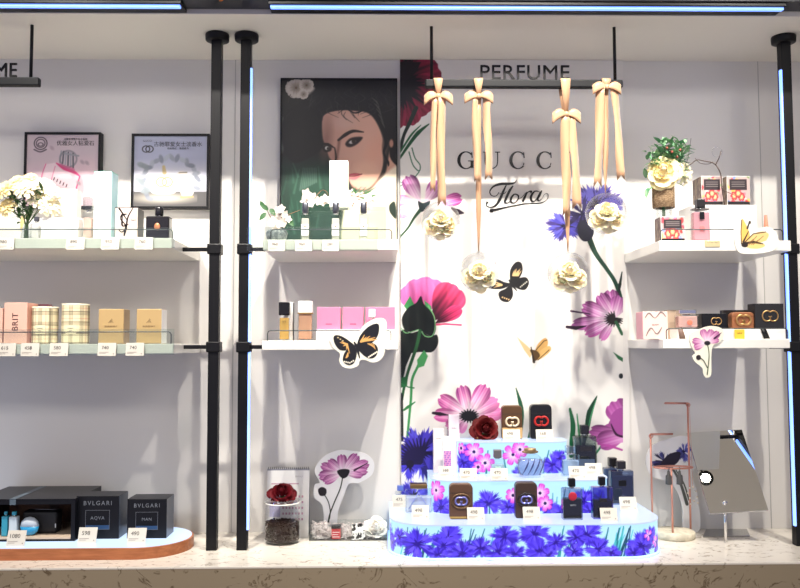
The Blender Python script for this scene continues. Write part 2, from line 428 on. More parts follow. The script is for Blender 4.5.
# ------------------------------------------------------------------ shelves
def shelf(px0, px1, pyt, pyb, label, rail, guard, arm_to, arm_py, grp, x_abs=None, guard_px=None):
    A = P(px0, pyt, YS) if x_abs is None else Vector((x_abs, YS, P(0, pyt, YS).z)); B = P(px1, pyt, YS)
    pc = (max(px0, 0)+px1)/2; z1 = Z_(pyt, YS, pc); z0 = Z_(pyb, YS, pc)
    t = thing('wall_shelf', label, 'shelf', ((A.x+B.x)/2, YS, z0), grp)
    m = MB(); m.box(A.x, B.x, YS, YW, z0, z1, .002); m.build('board', BOARD, t)
    r0, r1, ry = rail; zr = Z_(ry, YS+.012, pc); a = X_(r0, YS+.012) if r0 > 0 else A.x+.05; b = X_(r1, YS+.012); y = YS+.012; c = .008
    m = MB(); m.tube([(a, y, z1), (a, y, zr-c), (a+c*.3, y, zr-c*.3), (a+c, y, zr), (b-c, y, zr), (b-c*.3, y, zr-c*.3), (b, y, zr-c), (b, y, z1)], .0016, 8); m.build('wire_rail', mat('rail_grey', (70, 76, 78), .35, .6), t)
    if guard:
        g0, g1, gt, gb = guard; a = A.x if g0 < 0 else X_(g0, YS-.004); b = X_(g1, YS-.004)
        m = MB(); m.box(a, b, YS-.005, YS-.0005, Z_(gb, YS-.004, pc), Z_(gt, YS-.004, pc), .0005); m.build('glass_guard', GLASS, t)
    if arm_to is not None:
        zz = arm_py; e = B.x if arm_to > B.x else A.x
        if abs(arm_to-e) > .003:
            m = MB(); lo, hi = min(arm_to, e), max(arm_to, e); m.box(lo, hi, YP-.005, YP+.005, zz-.006, zz+.006, .001); m.build('arm', BLACK, t)
    return z1
G1 = 'white wall shelves'
SH = {}
SH['UL'] = shelf(-90, 172, 238, 248.5, 'upper white shelf in the left bay, carrying flowers and pale perfume boxes', (-5, 171, 229.5), (-5, 173, 227.5, 248), x1-.02, ZU[0], G1, x_abs=-1.5)
SH['ML'] = shelf(-90, 173, 344, 354, 'lower white shelf in the left bay, carrying pink, plaid and gold boxes', (-5, 171, 332), (-5, 174, 329, 355), x1-.02, ZM[0], G1, x_abs=-1.5)
SH['UM'] = shelf(263, 398, 239.5, 250, 'upper white shelf in the middle bay below the large portrait', (270, 392, 229.5), (246, 378, 227, 251), x2+.02, ZU[1], G1)
SH['MM'] = shelf(262, 398, 340.5, 350, 'lower white shelf in the middle bay with the butterfly cutout on its edge', (267.5, 391, 330.5), None, x2+.02, ZM[1], G1)
SH['UR'] = shelf(659, 791, 240.5, 251, 'upper white shelf in the right bay with the burlap vase of flowers', (663, 786, 229.5), None, x3-.02, ZU[2], G1)
SH['MR'] = shelf(663, 790, 339, 348.5, 'lower white shelf in the right bay with the cosmos cutout on its edge', (666.5, 788, 328.5), None, x3-.02, ZM[2], G1)

# ------------------------------------------------------------------ lights
def spot(x, y, z, tx, ty, tz, power, size, col=(1, .94, .85), blend=.25, rad=.02):
    l = bpy.data.lights.new('spot', 'SPOT'); l.energy = power; l.spot_size = math.radians(size); l.spot_blend = blend; l.shadow_soft_size = rad; l.color = col
    o = bpy.data.objects.new('spot_light', l); COL.objects.link(o); o.location = (x, y, z)
    o.rotation_euler = (Vector((tx, ty, tz))-Vector((x, y, z))).to_track_quat('-Z', 'Y').to_euler(); return o
ZL = ZTOP+.64; YL = 1.60
for x, tx, pw in ((-1.15, -1.15, 110), (-.62, -.52, 125), (.28, .16, 130), (.62, .45, 105), (1.35, 1.12, 100)):
    spot(x, YL, ZL, tx, YW, 1.62, pw, 58, blend=.75)
# soft fill lights added behind the viewer to lift the upper wall
for x in (-1.6, 1.6):
    l = bpy.data.lights.new('area', 'AREA'); l.shape = 'RECTANGLE'; l.size = 1.4; l.size_y = .8; l.energy = 36; l.color = (1, .94, .88)
    o = bpy.data.objects.new('room_fill_light', l); COL.objects.link(o); o.location = (x, -1.0, ZTOP+.85)
    o.rotation_euler = (math.radians(35), 0, 0)
l = bpy.data.lights.new('area', 'AREA'); l.size = 2.2; l.energy = 7; l.color = (1, .94, .84)
o = bpy.data.objects.new('ceiling_fill_light', l); COL.objects.link(o); o.location = (1.8, .4, 1.2); o.rotation_euler = (PI, 0, 0)  # unseen uplight added to brighten the shop ceiling that the mirror reflects
w = bpy.data.worlds.new('world'); scn.world = w; w.use_nodes = True
nt = w.node_tree; bg = nt.nodes['Background']; bg.inputs[1].default_value = .46
tc = nt.nodes.new('ShaderNodeTexCoord'); sp = nt.nodes.new('ShaderNodeSeparateXYZ'); rp = nt.nodes.new('ShaderNodeValToRGB')
nt.links.new(tc.outputs['Generated'], sp.inputs[0]); nt.links.new(sp.outputs['Z'], rp.inputs[0]); nt.links.new(rp.outputs[0], bg.inputs[0])
e = rp.color_ramp.elements; e[0].position = 0; e[0].color = (.62, .63, .98, 1); e[1].position = .3; e[1].color = (.92, .84, .78, 1)
scn.view_settings.view_transform = 'Standard'; scn.view_settings.look = 'None'; scn.view_settings.exposure = .42; scn.view_settings.gamma = 1
# ================================================================== printed back panel (canvas in photo pixels at the wall)
YB = YW-.012
INK = ink('printed_ink')
def flower_panel():
    x0, x1 = 400, 623
    c = Canvas(x0, 57, x1, 542, .55, bg=(226, 223, 217))
    MG = (165, 60, 130); LT = (232, 205, 222); PK = (215, 90, 165)
    # dark red blossom, top left
    for i, (a, L, W) in enumerate(((62, 50, 34), (20, 44, 34), (-8, 40, 30), (-38, 42, 32), (-72, 44, 26), (-95, 46, 20))):
        c.petal(399, 84, a, L, W, (25, 16, 22), (112, 20, 46), (150, 34, 66), .03, .3, seed=i)
    for i in range(26):
        a = math.radians(-95+i*7.2+random.uniform(-3, 3)); L = random.uniform(18, 34)
        c.stroke([(398, 84), (398+L*math.cos(a), 84-L*math.sin(a))], [9, .6], (18, 12, 18), .8)
    c.ell(400, 84, 15, 15, (16, 12, 18))
    c.poly([(400, 62), (421, 62), (416, 72), (404, 82), (400, 84)], (24, 15, 22))
    DG = (22, 36, 30)
    c.stroke([(416, 108), (410, 122), (404, 135), (400, 150)], [4.5, 4, 3, 4], DG, n=5)
    c.stroke([(429, 124), (418, 133), (408, 146), (400, 158)], [1, 4, 3, 2], (26, 78, 46), n=5)
    c.stroke([(421, 125), (412, 134), (404, 146), (400, 152)], [.6, 2, 2, 2], (32, 90, 54), n=5)
    c.stroke([(412, 148), (415, 158), (420, 165), (419, 171), (413, 165), (409, 152)], 1.1, (30, 92, 58), n=5)
    c.stroke([(400, 186), (406, 183), (413, 179), (419, 172)], 1, (50, 110, 80), n=4); c.stroke([(400, 182), (405, 184), (404, 189)], 1, (50, 110, 80), n=4)
    # cosmos, left
    c.stroke([(422, 208), (414, 218), (408, 228), (399, 238)], [4, 2.4, 2, 2], (44, 74, 52), n=5)
    c.petal(421, 205, 168, 27, 15, (238, 222, 226), (240, 190, 215), (222, 90, 160), seed=2, bend=-.1)
    c.petal(421, 206, 195, 27, 14, (240, 226, 230), (240, 200, 220), (224, 100, 170), seed=3)
    c.petal(421, 203, 118, 31, 17, LT, (190, 130, 175), (118, 46, 108), seed=4, dark=.4)
    c.petal(424, 204, 55, 28, 16, LT, (196, 130, 180), (128, 52, 118), seed=5, dark=.4)
    c.petal(436, 204, 14, 27, 13, (242, 214, 234), (216, 110, 185), (120, 40, 96), seed=6)
    c.stroke([(452, 208), (458, 212), (463, 213)], [2, 6, 2], (40, 24, 42))
    c.smooth([(418, 201), (423, 203), (430, 201), (428, 207), (422, 212), (419, 208)], (28, 42, 46))
    # the pink poppy-like blossom with dark green sepals
    for i, (a, L, W) in enumerate(((110, 34, 30), (70, 40, 34), (92, 38, 30))):
        c.petal(421, 316, a, L, W, (190, 70, 130), (222, 110, 178), (232, 130, 195), .03, .15, seed=i)
    c.petal(432, 322, 55, 44, 34, (60, 16, 34), (186, 50, 92), (205, 84, 130), .03, .2, seed=4)
    c.petal(434, 324, 30, 32, 14, (60, 16, 34), (176, 40, 86), (200, 70, 120), .03, .2, seed=6)
    c.stroke([(432, 325), (445, 324), (461, 325)], [2, 2, 2], (205, 70, 110))
    c.poly([(404, 306), (410, 296), (414, 304), (410, 314)], (60, 140, 80)); c.poly([(424, 300), (431, 306), (433, 318), (427, 314)], (70, 150, 90))
    BG = (17, 24, 20)
    c.smooth([(421, 296), (424, 304), (432, 313), (436, 326), (433, 336), (426, 334), (419, 330), (411, 332), (404, 329), (402, 318), (408, 308), (416, 303)], BG)
    c.smooth([(402, 330), (411, 333), (420, 331), (430, 336), (437, 335), (438, 344), (432, 352), (420, 352), (406, 353), (400, 346)], BG)
    c.stroke([(428, 306), (434, 316), (435, 328), (432, 336), (425, 336), (420, 330), (414, 331), (406, 333), (401, 328)], .9, (120, 180, 120), n=4)
    c.poly([(400, 330), (408, 336), (412, 352), (406, 366), (402, 384), (400, 384)], (20, 28, 24))
    c.stroke([(420, 331), (417, 345), (412, 360), (408, 372), (404, 388), (402, 400)], [3.4, 3, 2.4], (36, 84, 48), n=5)
    c.stroke([(424, 352), (418, 366), (412, 380), (411, 398), (408, 430), (405, 460)], [2.4, 2.6, 2.2], (58, 140, 78), n=5)
    c.poly([(424, 350), (428, 356), (424, 366), (418, 368), (417, 360)], (70, 150, 86)); c.poly([(400, 378), (408, 376), (407, 386), (400, 388)], (36, 100, 54))
    c.stroke([(402, 384), (408, 387), (414, 388)], 1.2, (40, 110, 60)); c.stroke([(415, 402), (408, 407), (404, 410)], [1, 3, 2], (46, 120, 66))
    c.stroke([(401, 395), (402, 440)], [4, 3], (22, 30, 26))
    # cornflower, right, with stem
    BL = [(62, 52, 120), (84, 72, 160), (98, 92, 186), (48, 38, 96)]; 
    c.stroke([(589, 238), (596, 254), (606, 268), (614, 280), (619, 292), (621, 302)], [6, 4, 4, 4.5], (28, 62, 46), n=5)
    c.stroke([(622, 272), (620, 284), (618, 296)], [1, 3, 2], DG)
    c.cornflower(596, 205, 30, BL, 30, 5, .8)
    c.cornflower(566, 226, 21, [(62, 56, 150), (84, 82, 180), (58, 46, 110)], 26, 7, .8)
    c.cornflower(582, 214, 19, [(30, 24, 52), (44, 36, 84)], 12, 4)
    c.smooth([(580, 222), (590, 220), (594, 232), (590, 240), (583, 241), (578, 234)], (26, 26, 44))
    # butterfly, black and buff
    def fly(cx, cy, k, dk=(28, 27, 28), bf=(222, 184, 128)):
        c.smooth([(cx-1, cy), (cx-2*k, cy-14*k), (cx+4*k, cy-23*k), (cx+10*k, cy-22*k), (cx+11*k, cy-13*k), (cx+6*k, cy-4*k)], dk)
        c.smooth([(cx, cy-1), (cx+7*k, cy-6*k), (cx+15*k, cy-7*k), (cx+18*k, cy-1*k), (cx+14*k, cy+6*k), (cx+6*k, cy+5*k)], dk)
        c.smooth([(cx-1, cy), (cx-8*k, cy-2*k), (cx-17*k, cy-5*k), (cx-26*k, cy+1*k), (cx-22*k, cy+5*k), (cx-10*k, cy+5*k)], dk)
        c.smooth([(cx-1, cy+1), (cx-7*k, cy+5*k), (cx-14*k, cy+9*k), (cx-12*k, cy+17*k), (cx-4*k, cy+19*k), (cx+1*k, cy+12*k)], dk)
        for i in range(7):
            c.stroke([(cx+1*k+i*.9*k, cy-9*k), (cx+2*k+i*1.3*k, cy-14*k-(i % 3)*k)], [1.6, .4], bf)
            c.stroke([(cx-11*k, cy+1*k), (cx-19*k+(i % 3)*2*k, cy-3*k+i*1.1*k)], [1.8, .4], bf)
        for i in range(5): c.ell(cx+(9+i*1.6)*k, cy+(3-i*1.3)*k, .7*k, .7*k, (220, 214, 200))
        for i in range(4): c.ell(cx-(10-i*2.2)*k, cy+(14+i*.8)*k, .8*k, .8*k, bf)
        c.stroke([(cx-3*k, cy-4*k), (cx, cy+1), (cx+5*k, cy+7*k)], [1.5, 3, 1], dk)
    fly(512, 284, .95)
    # small ochre butterfly
    OC = (205, 160, 92)
    c.poly([(533, 351), (524, 343), (517, 337), (524, 350), (530, 358)], (205, 178, 130)); c.smooth([(535, 353), (538, 344), (545, 338), (548, 342), (546, 349), (540, 354)], OC)
    c.smooth([(535, 357), (541, 350), (549, 346), (551, 350), (545, 356), (538, 360)], (214, 172, 104)); c.smooth([(533, 356), (530, 350), (537, 351), (540, 356), (535, 361)], (90, 66, 34))
    c.stroke([(536, 350), (544, 341), (547, 340)], .8, (70, 50, 30)); c.stroke([(531, 347), (534, 362)], [1, 2.6], (46, 34, 24)); c.stroke([(538, 360), (549, 350)], .8, (80, 58, 34))
    # purple cosmos, right
    for i, (a, L, W, b, e) in enumerate(((100, 30, 17, (228, 190, 222), (112, 36, 100)), (122, 30, 15, LT, (112, 36, 100)), (158, 36, 16, (236, 214, 232), (128, 44, 112)), (188, 44, 13, (236, 212, 230), (150, 60, 135)), (207, 34, 13, (238, 218, 234), (190, 80, 160)), (236, 26, 9, LT, (200, 110, 175)), (75, 24, 18, LT, (122, 50, 112)))):
        c.petal(615, 319, a, L, W, b, (190, 118, 176), e, seed=i, dark=.3)
    c.stroke([(567, 327), (576, 328), (586, 326)], [3, 4, 1], (36, 16, 38)); c.stroke([(571, 311), (590, 314)], [2, 1], (60, 24, 60))
    for i in range(16):
        a = math.radians(90+i*18); c.stroke([(614, 319), (614+10*math.cos(a), 319-8*math.sin(a))], [4, .6], (30, 26, 30))
    c.stroke([(616, 322), (622, 334)], 3, (40, 90, 60)); c.poly([(613, 352), (623, 358), (623, 362), (618, 359)], (40, 100, 60)); c.ell(621, 376, 2.2, 2.6, (30, 34, 36))
    # pink cosmos, low centre
    for i, (a, L, W, e) in enumerate(((5, 34, 15, (222, 110, 170)), (-18, 28, 13, (226, 120, 180)), (28, 34, 15, (222, 120, 175)), (148, 36, 15, (150, 50, 120)), (178, 36, 14, (190, 70, 145)), (205, 26, 11, (200, 90, 160)), (240, 20, 9, (215, 130, 185)), (104, 32, 15, (130, 40, 112)), (60, 36, 17, (150, 56, 124)))):
        c.petal(469, 416, a, L, W, (244, 222, 232), (218, 130, 182), e, seed=i+3, dark=.25)
    c.stroke([(433, 413), (440, 414), (448, 415)], [2.5, 4, 1], (34, 18, 34))
    for i in range(18):
        a = math.radians(i*20); c.stroke([(469, 416), (469+10*math.cos(a), 416-7*math.sin(a))], [5, .7], (26, 28, 32))
    # blades of grass
    c.stroke([(516, 388), (520, 402), (522, 415), (520, 440)], [.8, 4, 4, 3], (30, 80, 56), n=4)
    c.stroke([(570, 409), (573, 425), (572, 440), (571, 456)], [2.4, 5, 5, 4], (26, 96, 56), n=4); c.stroke([(577, 414), (579, 432), (581, 446)], [1, 2.2, 2], (60, 140, 90), n=4)
    c.stroke([(597, 396), (590, 412), (587, 428), (583, 446)], [.8, 6, 5, 3], (20, 66, 40), n=4); c.stroke([(596, 400), (591, 416), (588, 430)], [.5, 1.5, .5], (70, 150, 100), n=4)
    c.stroke([(605, 440), (600, 448), (594, 456)], [1, 2, 2], (40, 120, 80)); c.stroke([(530, 430), (527, 446)], [1, 3], (30, 90, 60))
    # cut-off purple flower, right edge
    for i, (a, L, W) in enumerate(((150, 30, 24), (172, 42, 18), (195, 34, 20), (120, 34, 26))):
        c.petal(630, 442-i*4, a, L, W, (206, 150, 196), (176, 90, 162), (142, 62, 130), seed=i+8, dark=.3)
    c.smooth([(612, 414), (620, 408), (626, 412), (626, 436), (616, 432), (610, 424)], (150, 70, 140)); c.stroke([(611, 424), (616, 434), (624, 437)], [1, 2.6, 2], (52, 18, 50), n=4)
    c.stroke([(598, 444), (610, 446), (622, 450)], [1.5, 2.5, 2], (170, 70, 150))
    # cornflower, lower left
    c.cornflower(421, 452, 32, [(50, 40, 150), (70, 58, 185), (40, 30, 110), (84, 78, 205)], 34, 12, .85)
    c.cornflower(409, 466, 17, [(56, 46, 170), (72, 62, 200)], 12, 13)
    for i in range(14):
        a = math.radians(70+i*9); c.stroke([(420, 462), (420+26*math.cos(a), 462-24*math.sin(a))], [5, 1], (26, 18, 62))
    c.ell(410, 464, 4, 4, (22, 16, 44)); c.cornflower(414, 496, 17, [(72, 62, 200), (96, 88, 220), (56, 46, 160)], 30, 41); c.cornflower(432, 506, 15, [(84, 74, 210), (104, 96, 226)], 30, 42); c.cornflower(412, 520, 14, [(66, 56, 190), (92, 82, 214)], 30, 43)
    return c
cv = flower_panel()
A = P(400, 62, YB); B = P(623, 62, YB); zt = P(510, 60.5, YB).z
t = thing('graphic_panel', 'white back panel printed with large flowers and butterflies, between the middle and right shelves', 'panel', ((A.x+B.x)/2, YW, ZC))
m = MB(); m.box(A.x, B.x, YB+.0004, YW-.0002, ZC, ZTOP-.001); m.build('board', mat('panel_board', (222, 219, 214), .4), t)
def clampz(X, Yp):
    q = Pn(X, Yp, YB); q[..., 2] = np.clip(q[..., 2], ZC, ZTOP-.001); q[..., 0] = np.clip(q[..., 0], A.x, B.x); return q
cv.mesh('flower_print', clampz, INK, t)
# raised lettering
m = MB(); Yl = YB-.0003; LH = .002
def glyph_arc(cx, cy, rx, ry, a0, a1, thick, thin=.9):
    pts = []; ws = []
    for i in range(25):
        a = math.radians(a0+(a1-a0)*i/24); pts.append((cx+rx*math.cos(a), cy-ry*math.sin(a))); ws.append(thin+(thick-thin)*abs(math.cos(a))**1.5*(1 if math.cos(a) < 0 else .35))
    strokemesh(m, pts, ws, Yl, LH, 0)
for cx in (466, 518, 545):
    glyph_arc(cx, 160.3, 7.2, 8.4, 42, 318, 3.2)
    strokemesh(m, [(cx+5.6, 152.4), (cx+6.1, 158)], [1, 1], Yl, LH, 0)
    if cx != 466: strokemesh(m, [(cx+5.3, 165.5), (cx+5.8, 163)], [.8, .8], Yl, LH, 0)
strokemesh(m, [(472, 161.5), (472, 168)], [3, 3], Yl, LH, 0); strokemesh(m, [(468, 161), (475.5, 161)], [.8, .8], Yl, LH, 0)
strokemesh(m, [(486, 152.5), (486, 162), (487.5, 166.5), (491.5, 168.8), (496, 166.5), (497.5, 162), (497.5, 152.5)], [3, 3, 2.2, 1, 1, 1, 1], Yl, LH, 5)
for a, b in ((483, 489), (495, 500)): strokemesh(m, [(a, 152.2), (b, 152.2)], [.8, .8], Yl, LH, 0)
strokemesh(m, [(567, 152.5), (567, 168.5)], [3, 3], Yl, LH, 0)
for y in (152.2, 168.6): strokemesh(m, [(564, y), (570, y)], [.8, .8], Yl, LH, 0)
def fl(pts, ws, n=6): strokemesh(m, [(480+x/10, 175+y/10) for x, y in pts], [w/10 for w in ws], Yl, LH, n)
fl([(190, 175), (160, 210), (115, 205), (98, 165), (135, 115), (210, 90), (290, 88), (345, 78), (365, 50)], [8, 8, 9, 12, 18, 26, 24, 14, 4])
fl([(265, 95), (230, 170), (195, 250), (150, 310), (95, 322), (62, 300), (75, 268)], [8, 24, 28, 20, 8, 10, 26])
fl([(195, 188), (240, 185), (262, 165)], [4, 8, 5])
fl([(330, 110), (300, 150), (262, 230), (248, 272), (275, 280), (300, 262)], [10, 24, 26, 20, 8, 4])
fl([(375, 195), (340, 195), (310, 235), (312, 272), (345, 278), (378, 245), (382, 208), (352, 190)], [6, 14, 24, 18, 8, 12, 16, 6])
fl([(378, 235), (415, 225), (455, 178)], [5, 5, 5])
fl([(470, 170), (450, 215), (425, 270)], [10, 22, 20])
fl([(452, 215), (480, 172), (512, 165), (505, 185)], [5, 8, 20, 8])
fl([(590, 165), (545, 165), (510, 215), (515, 258), (545, 262), (580, 215), (600, 165)], [6, 14, 24, 20, 8, 8, 8])
fl([(618, 155), (595, 200), (575, 240), (590, 258), (620, 235), (640, 200), (665, 185), (682, 205), (665, 250), (600, 280), (450, 288), (300, 315), (170, 345), (105, 355), (130, 372)], [10, 26, 22, 12, 4, 4, 4, 5, 6, 8, 10, 12, 22, 30, 10])
m.build('lettering', mat('letter_black', (20, 18, 18), .3), t, label='black raised lettering')

# ------------------------------------------------------------------ big portrait
def portrait():
    c = Canvas(281, 79, 396.5, 246, .5, bg=(27, 27, 25))
    tx = lambda x, y: (276+x/6.35, 74+y/6.35); ux = lambda x, y: (276+x/5.6, 150+y/5.6)
    c.poly([(281, 165), (340, 165), (345, 246), (281, 246)], (30, 62, 48), 22)
    r = random.Random(4)
    for i in range(26):
        x = r.uniform(282, 330); y = r.uniform(176, 236); c.stroke([(x, y), (x+r.uniform(-6, 6), y-r.uniform(12, 26))], [2.5, .5], r.choice([(54, 92, 72), (22, 44, 34), (70, 108, 86), (40, 80, 60)]), 1.4, .5)
    for i in range(9): c.stroke([(300+i*2, 190-i), (303+i*1.6, 168)], [1.6, .4], (110, 130, 118), 1.2, .5)
    # pale blossom behind the hair
    for i, a in enumerate((20, 75, 130, 185, 240, 300)): c.petal(295.5, 87.5, a, 11, 10, (160, 148, 138), (178, 168, 160), (170, 160, 150), .03, .12, seed=i)
    c.smooth([(296, 80), (322, 80), (314, 90), (303, 97), (300, 90)], (150, 142, 134), 3); c.smooth([(282, 118), (286, 130), (283, 150), (281, 150)], (90, 96, 90), 2.5)
    # shoulder and shirt
    c.smooth([tx(720, 500), (392, 150), (397, 168), (397, 246), (345, 246), (352, 214), (368, 192), (384, 176)], (196, 150, 128), 2)
    c.smooth([ux(670, 90), ux(580, 160), ux(520, 225), ux(430, 245), ux(380, 330), ux(390, 560), ux(700, 560), ux(700, 90)], (228, 214, 190), 3)
    # face
    face = [tx(290, 300), tx(300, 262), tx(350, 238), tx(430, 228), tx(520, 232), tx(590, 250), tx(640, 310), tx(675, 400), tx(672, 470), ux(600, 60), ux(590, 120), ux(560, 175), ux(520, 215), ux(470, 222), ux(425, 200), ux(400, 150), ux(370, 90), tx(345, 540), tx(318, 470), tx(295, 400)]
    c.smooth(face, lambda X, Y: np.stack([186+14*np.sin((X-345)/20)+0*Y, 143+12*np.sin((X-345)/20), 126+10*np.sin((X-345)/20)], -1), 1.6)
    c.ell(376, 150, 9, 14, (206, 150, 128), .3, 10, .6); c.ell(345, 122, 12, 8, (190, 158, 144), 0, 8, .5); c.ell(366, 172, 12, 10, (214, 170, 146), 0, 8, .5)
    c.ell(326, 140, 5, 16, (120, 84, 74), .1, 8, .7); c.ell(334, 158, 4, 8, (140, 98, 86), 0, 5, .6)
    c.stroke([tx(400, 420), tx(395, 470), tx(385, 530), ux(335, 90)], [3, 2.4, 2.6], (96, 62, 54), 2.4, .7, n=5)
    c.stroke([tx(372, 470), tx(380, 530), tx(372, 560)], [1.2, 1.8, 1], (30, 22, 20), 1, n=4)
    c.stroke([tx(395, 420), tx(440, 385), tx(490, 362), tx(555, 368)], [2, 3.6, 3, 1], (34, 24, 22), 1, n=6)
    c.smooth([tx(440, 440), tx(470, 408), tx(520, 398), tx(550, 404), tx(520, 440), tx(480, 462), tx(450, 460)], (36, 26, 26), 1.6)
    c.ell(*tx(484, 431), 3.4, 1.7, (176, 170, 166), -.25, .9); c.ell(*tx(492, 428), 2.1, 2.2, (40, 30, 26), blur=.8)
    c.stroke([tx(285, 442), tx(330, 448), tx(368, 468)], [1.5, 3, 1], (32, 24, 22), 1, n=4)
    c.smooth([tx(292, 470), tx(315, 452), tx(350, 465), tx(345, 488), tx(310, 496)], (36, 28, 26), 1.4); c.ell(*tx(322, 470), 2, 1.8, (180, 178, 172), blur=.9); c.ell(*tx(328, 472), 1.2, 1.3, (40, 32, 28), blur=.7)
    c.stroke([ux(405, 140), ux(440, 136), ux(478, 136)], [1.4, 2.6, .8], (150, 66, 76), .9, n=4); c.stroke([ux(415, 158), ux(440, 158), ux(468, 145)], [2, 3.4, 1], (196, 112, 116), 1.2, n=4); c.stroke([ux(405, 146), ux(440, 146), ux(480, 134)], .8, (84, 30, 36), .7, n=4)
    c.smooth([ux(472, 205), ux(500, 205), ux(498, 214), ux(475, 214)], (214, 130, 126), 1.2, .8)
    c.stroke([ux(425, 200), ux(470, 226), ux(530, 212), ux(600, 130)], [1.5, 2.4, 2, 1], (150, 106, 88), 2, .6, n=4)
    # hair falling in waves
    H = (22, 21, 20)
    c.smooth([tx(30, 30), tx(760, 30), tx(760, 300), tx(735, 420), tx(690, 400), tx(660, 320), tx(610, 255), tx(560, 235), tx(500, 232), tx(430, 224), tx(350, 235), tx(300, 262), tx(285, 320), tx(290, 400), tx(300, 460), tx(230, 520), tx(100, 560), tx(30, 400), tx(60, 250), tx(170, 165), tx(240, 80)], H, 2)
    for i in range(60):
        x = r.uniform(290, 388); y = r.uniform(84, 112)
        c.stroke([(x, y), (x+r.uniform(-8, 8), y+5), (x+r.uniform(-9, 9), y+11)], [.4, 1, .3], r.choice([(52, 50, 46), (14, 13, 13), (40, 38, 36)]), .9, .7, n=4)
    for k in range(5): c.stroke([tx(610+k*14, 150+k*35), tx(640+k*10, 175+k*35), tx(655+k*9, 205+k*34)], [.5, 1.4, .4], (92, 88, 80), 1, .7, n=4)
    c.stroke([tx(460, 228), tx(495, 245), tx(530, 240), tx(560, 222)], [1, 1.6, 1], H, .8, n=4)
    c.stroke([tx(690, 380), tx(700, 440), tx(685, 500), tx(712, 560), ux(630, 90)], [3, 3.6, 2, 2.4, .5], H, 1, n=5); c.stroke([tx(745, 300), tx(748, 420), tx(742, 520), ux(680, 80)], [8, 7, 6, 3], H, 1.2, n=5)
    c.ell(*tx(733, 440), 2, 4, (176, 128, 108), blur=1.2)
    for fx_, fy_, k_ in ((295.5, 87.5, 1), (306, 85, .8), (303, 94, .55)):
        for i, a in enumerate((20, 80, 140, 200, 260, 320)): c.petal(fx_, fy_, a, 9.5*k_, 8*k_, (128, 118, 108), (176, 166, 156), (186, 178, 168), .05, .15, seed=i)
        c.ell(fx_, fy_, 1.3*k_, 1.3*k_, (96, 84, 66))
    # blossom sprig and dropped leaf at the bottom of the picture
    for (x, y) in ((352, 193), (362, 196), (372, 200), (356, 206), (368, 209)):
        for a in (10, 80, 150, 220, 290): c.petal(x, y, a, 4.4, 3.2, (224, 190, 170), (242, 226, 214), (236, 216, 206), .02, .1)
    c.stroke([ux(420, 255), ux(500, 270), ux(540, 300)], 1.2, (110, 76, 56), n=4)
    for q in ((392, 209),): c.smooth([(390, 204), (395, 202), (396, 218), (391, 214), (389, 209)], (34, 48, 38), 1)
    for i in range(5): c.stroke([(352+i*4, 192), (356+i*5, 187)], [1.8, .4], (66, 104, 78), .8)
    return c
cv = portrait(); YPF = YW-.022
def frame(name, px0, px1, py0, py1, Y, bw, label, cat, cvs, matte=BLACK, group=None):
    a = P(px0, (py0+py1)/2, Y); b = P(px1, (py0+py1)/2, Y); z1 = Z_(py0, Y, (px0+px1)/2); z0 = Z_(py1, Y, (px0+px1)/2)
    t = thing(name, label, cat, ((a.x+b.x)/2, YW, z0), group)
    m = MB()
    for bx in ((a.x, b.x, z0, z0+bw), (a.x, b.x, z1-bw, z1), (a.x, a.x+bw, z0+bw, z1-bw), (b.x-bw, b.x, z0+bw, z1-bw)): m.box(bx[0], bx[1], Y, YW-.0005, bx[2], bx[3], .0008)
    m.build('frame', matte, t); m = MB(); m.box(a.x+bw*.5, b.x-bw*.5, Y+.006, YW-.001, z0+bw*.5, z1-bw*.5); bk = m.build('backing', CARD, t)
    X0, Y0, X1, Y1 = cvs.b
    def fn(X, Yp):
        u = (X-X0)/(X1-X0); v = (Yp-Y0)/(Y1-Y0); xa, xb, za, zb = a.x+bw, b.x-bw, z1-bw, z0+bw
        return np.stack([xa+(xb-xa)*u, np.full_like(X, Y+.005), za+(zb-za)*v], -1)
    cvs.mesh('print', fn, INK, bk)
    return t
frame('portrait_poster', 280, 397.5, 78, 247.5, YPF, .0035, 'large framed portrait poster of a dark-haired woman above the middle shelves', 'poster', cv)

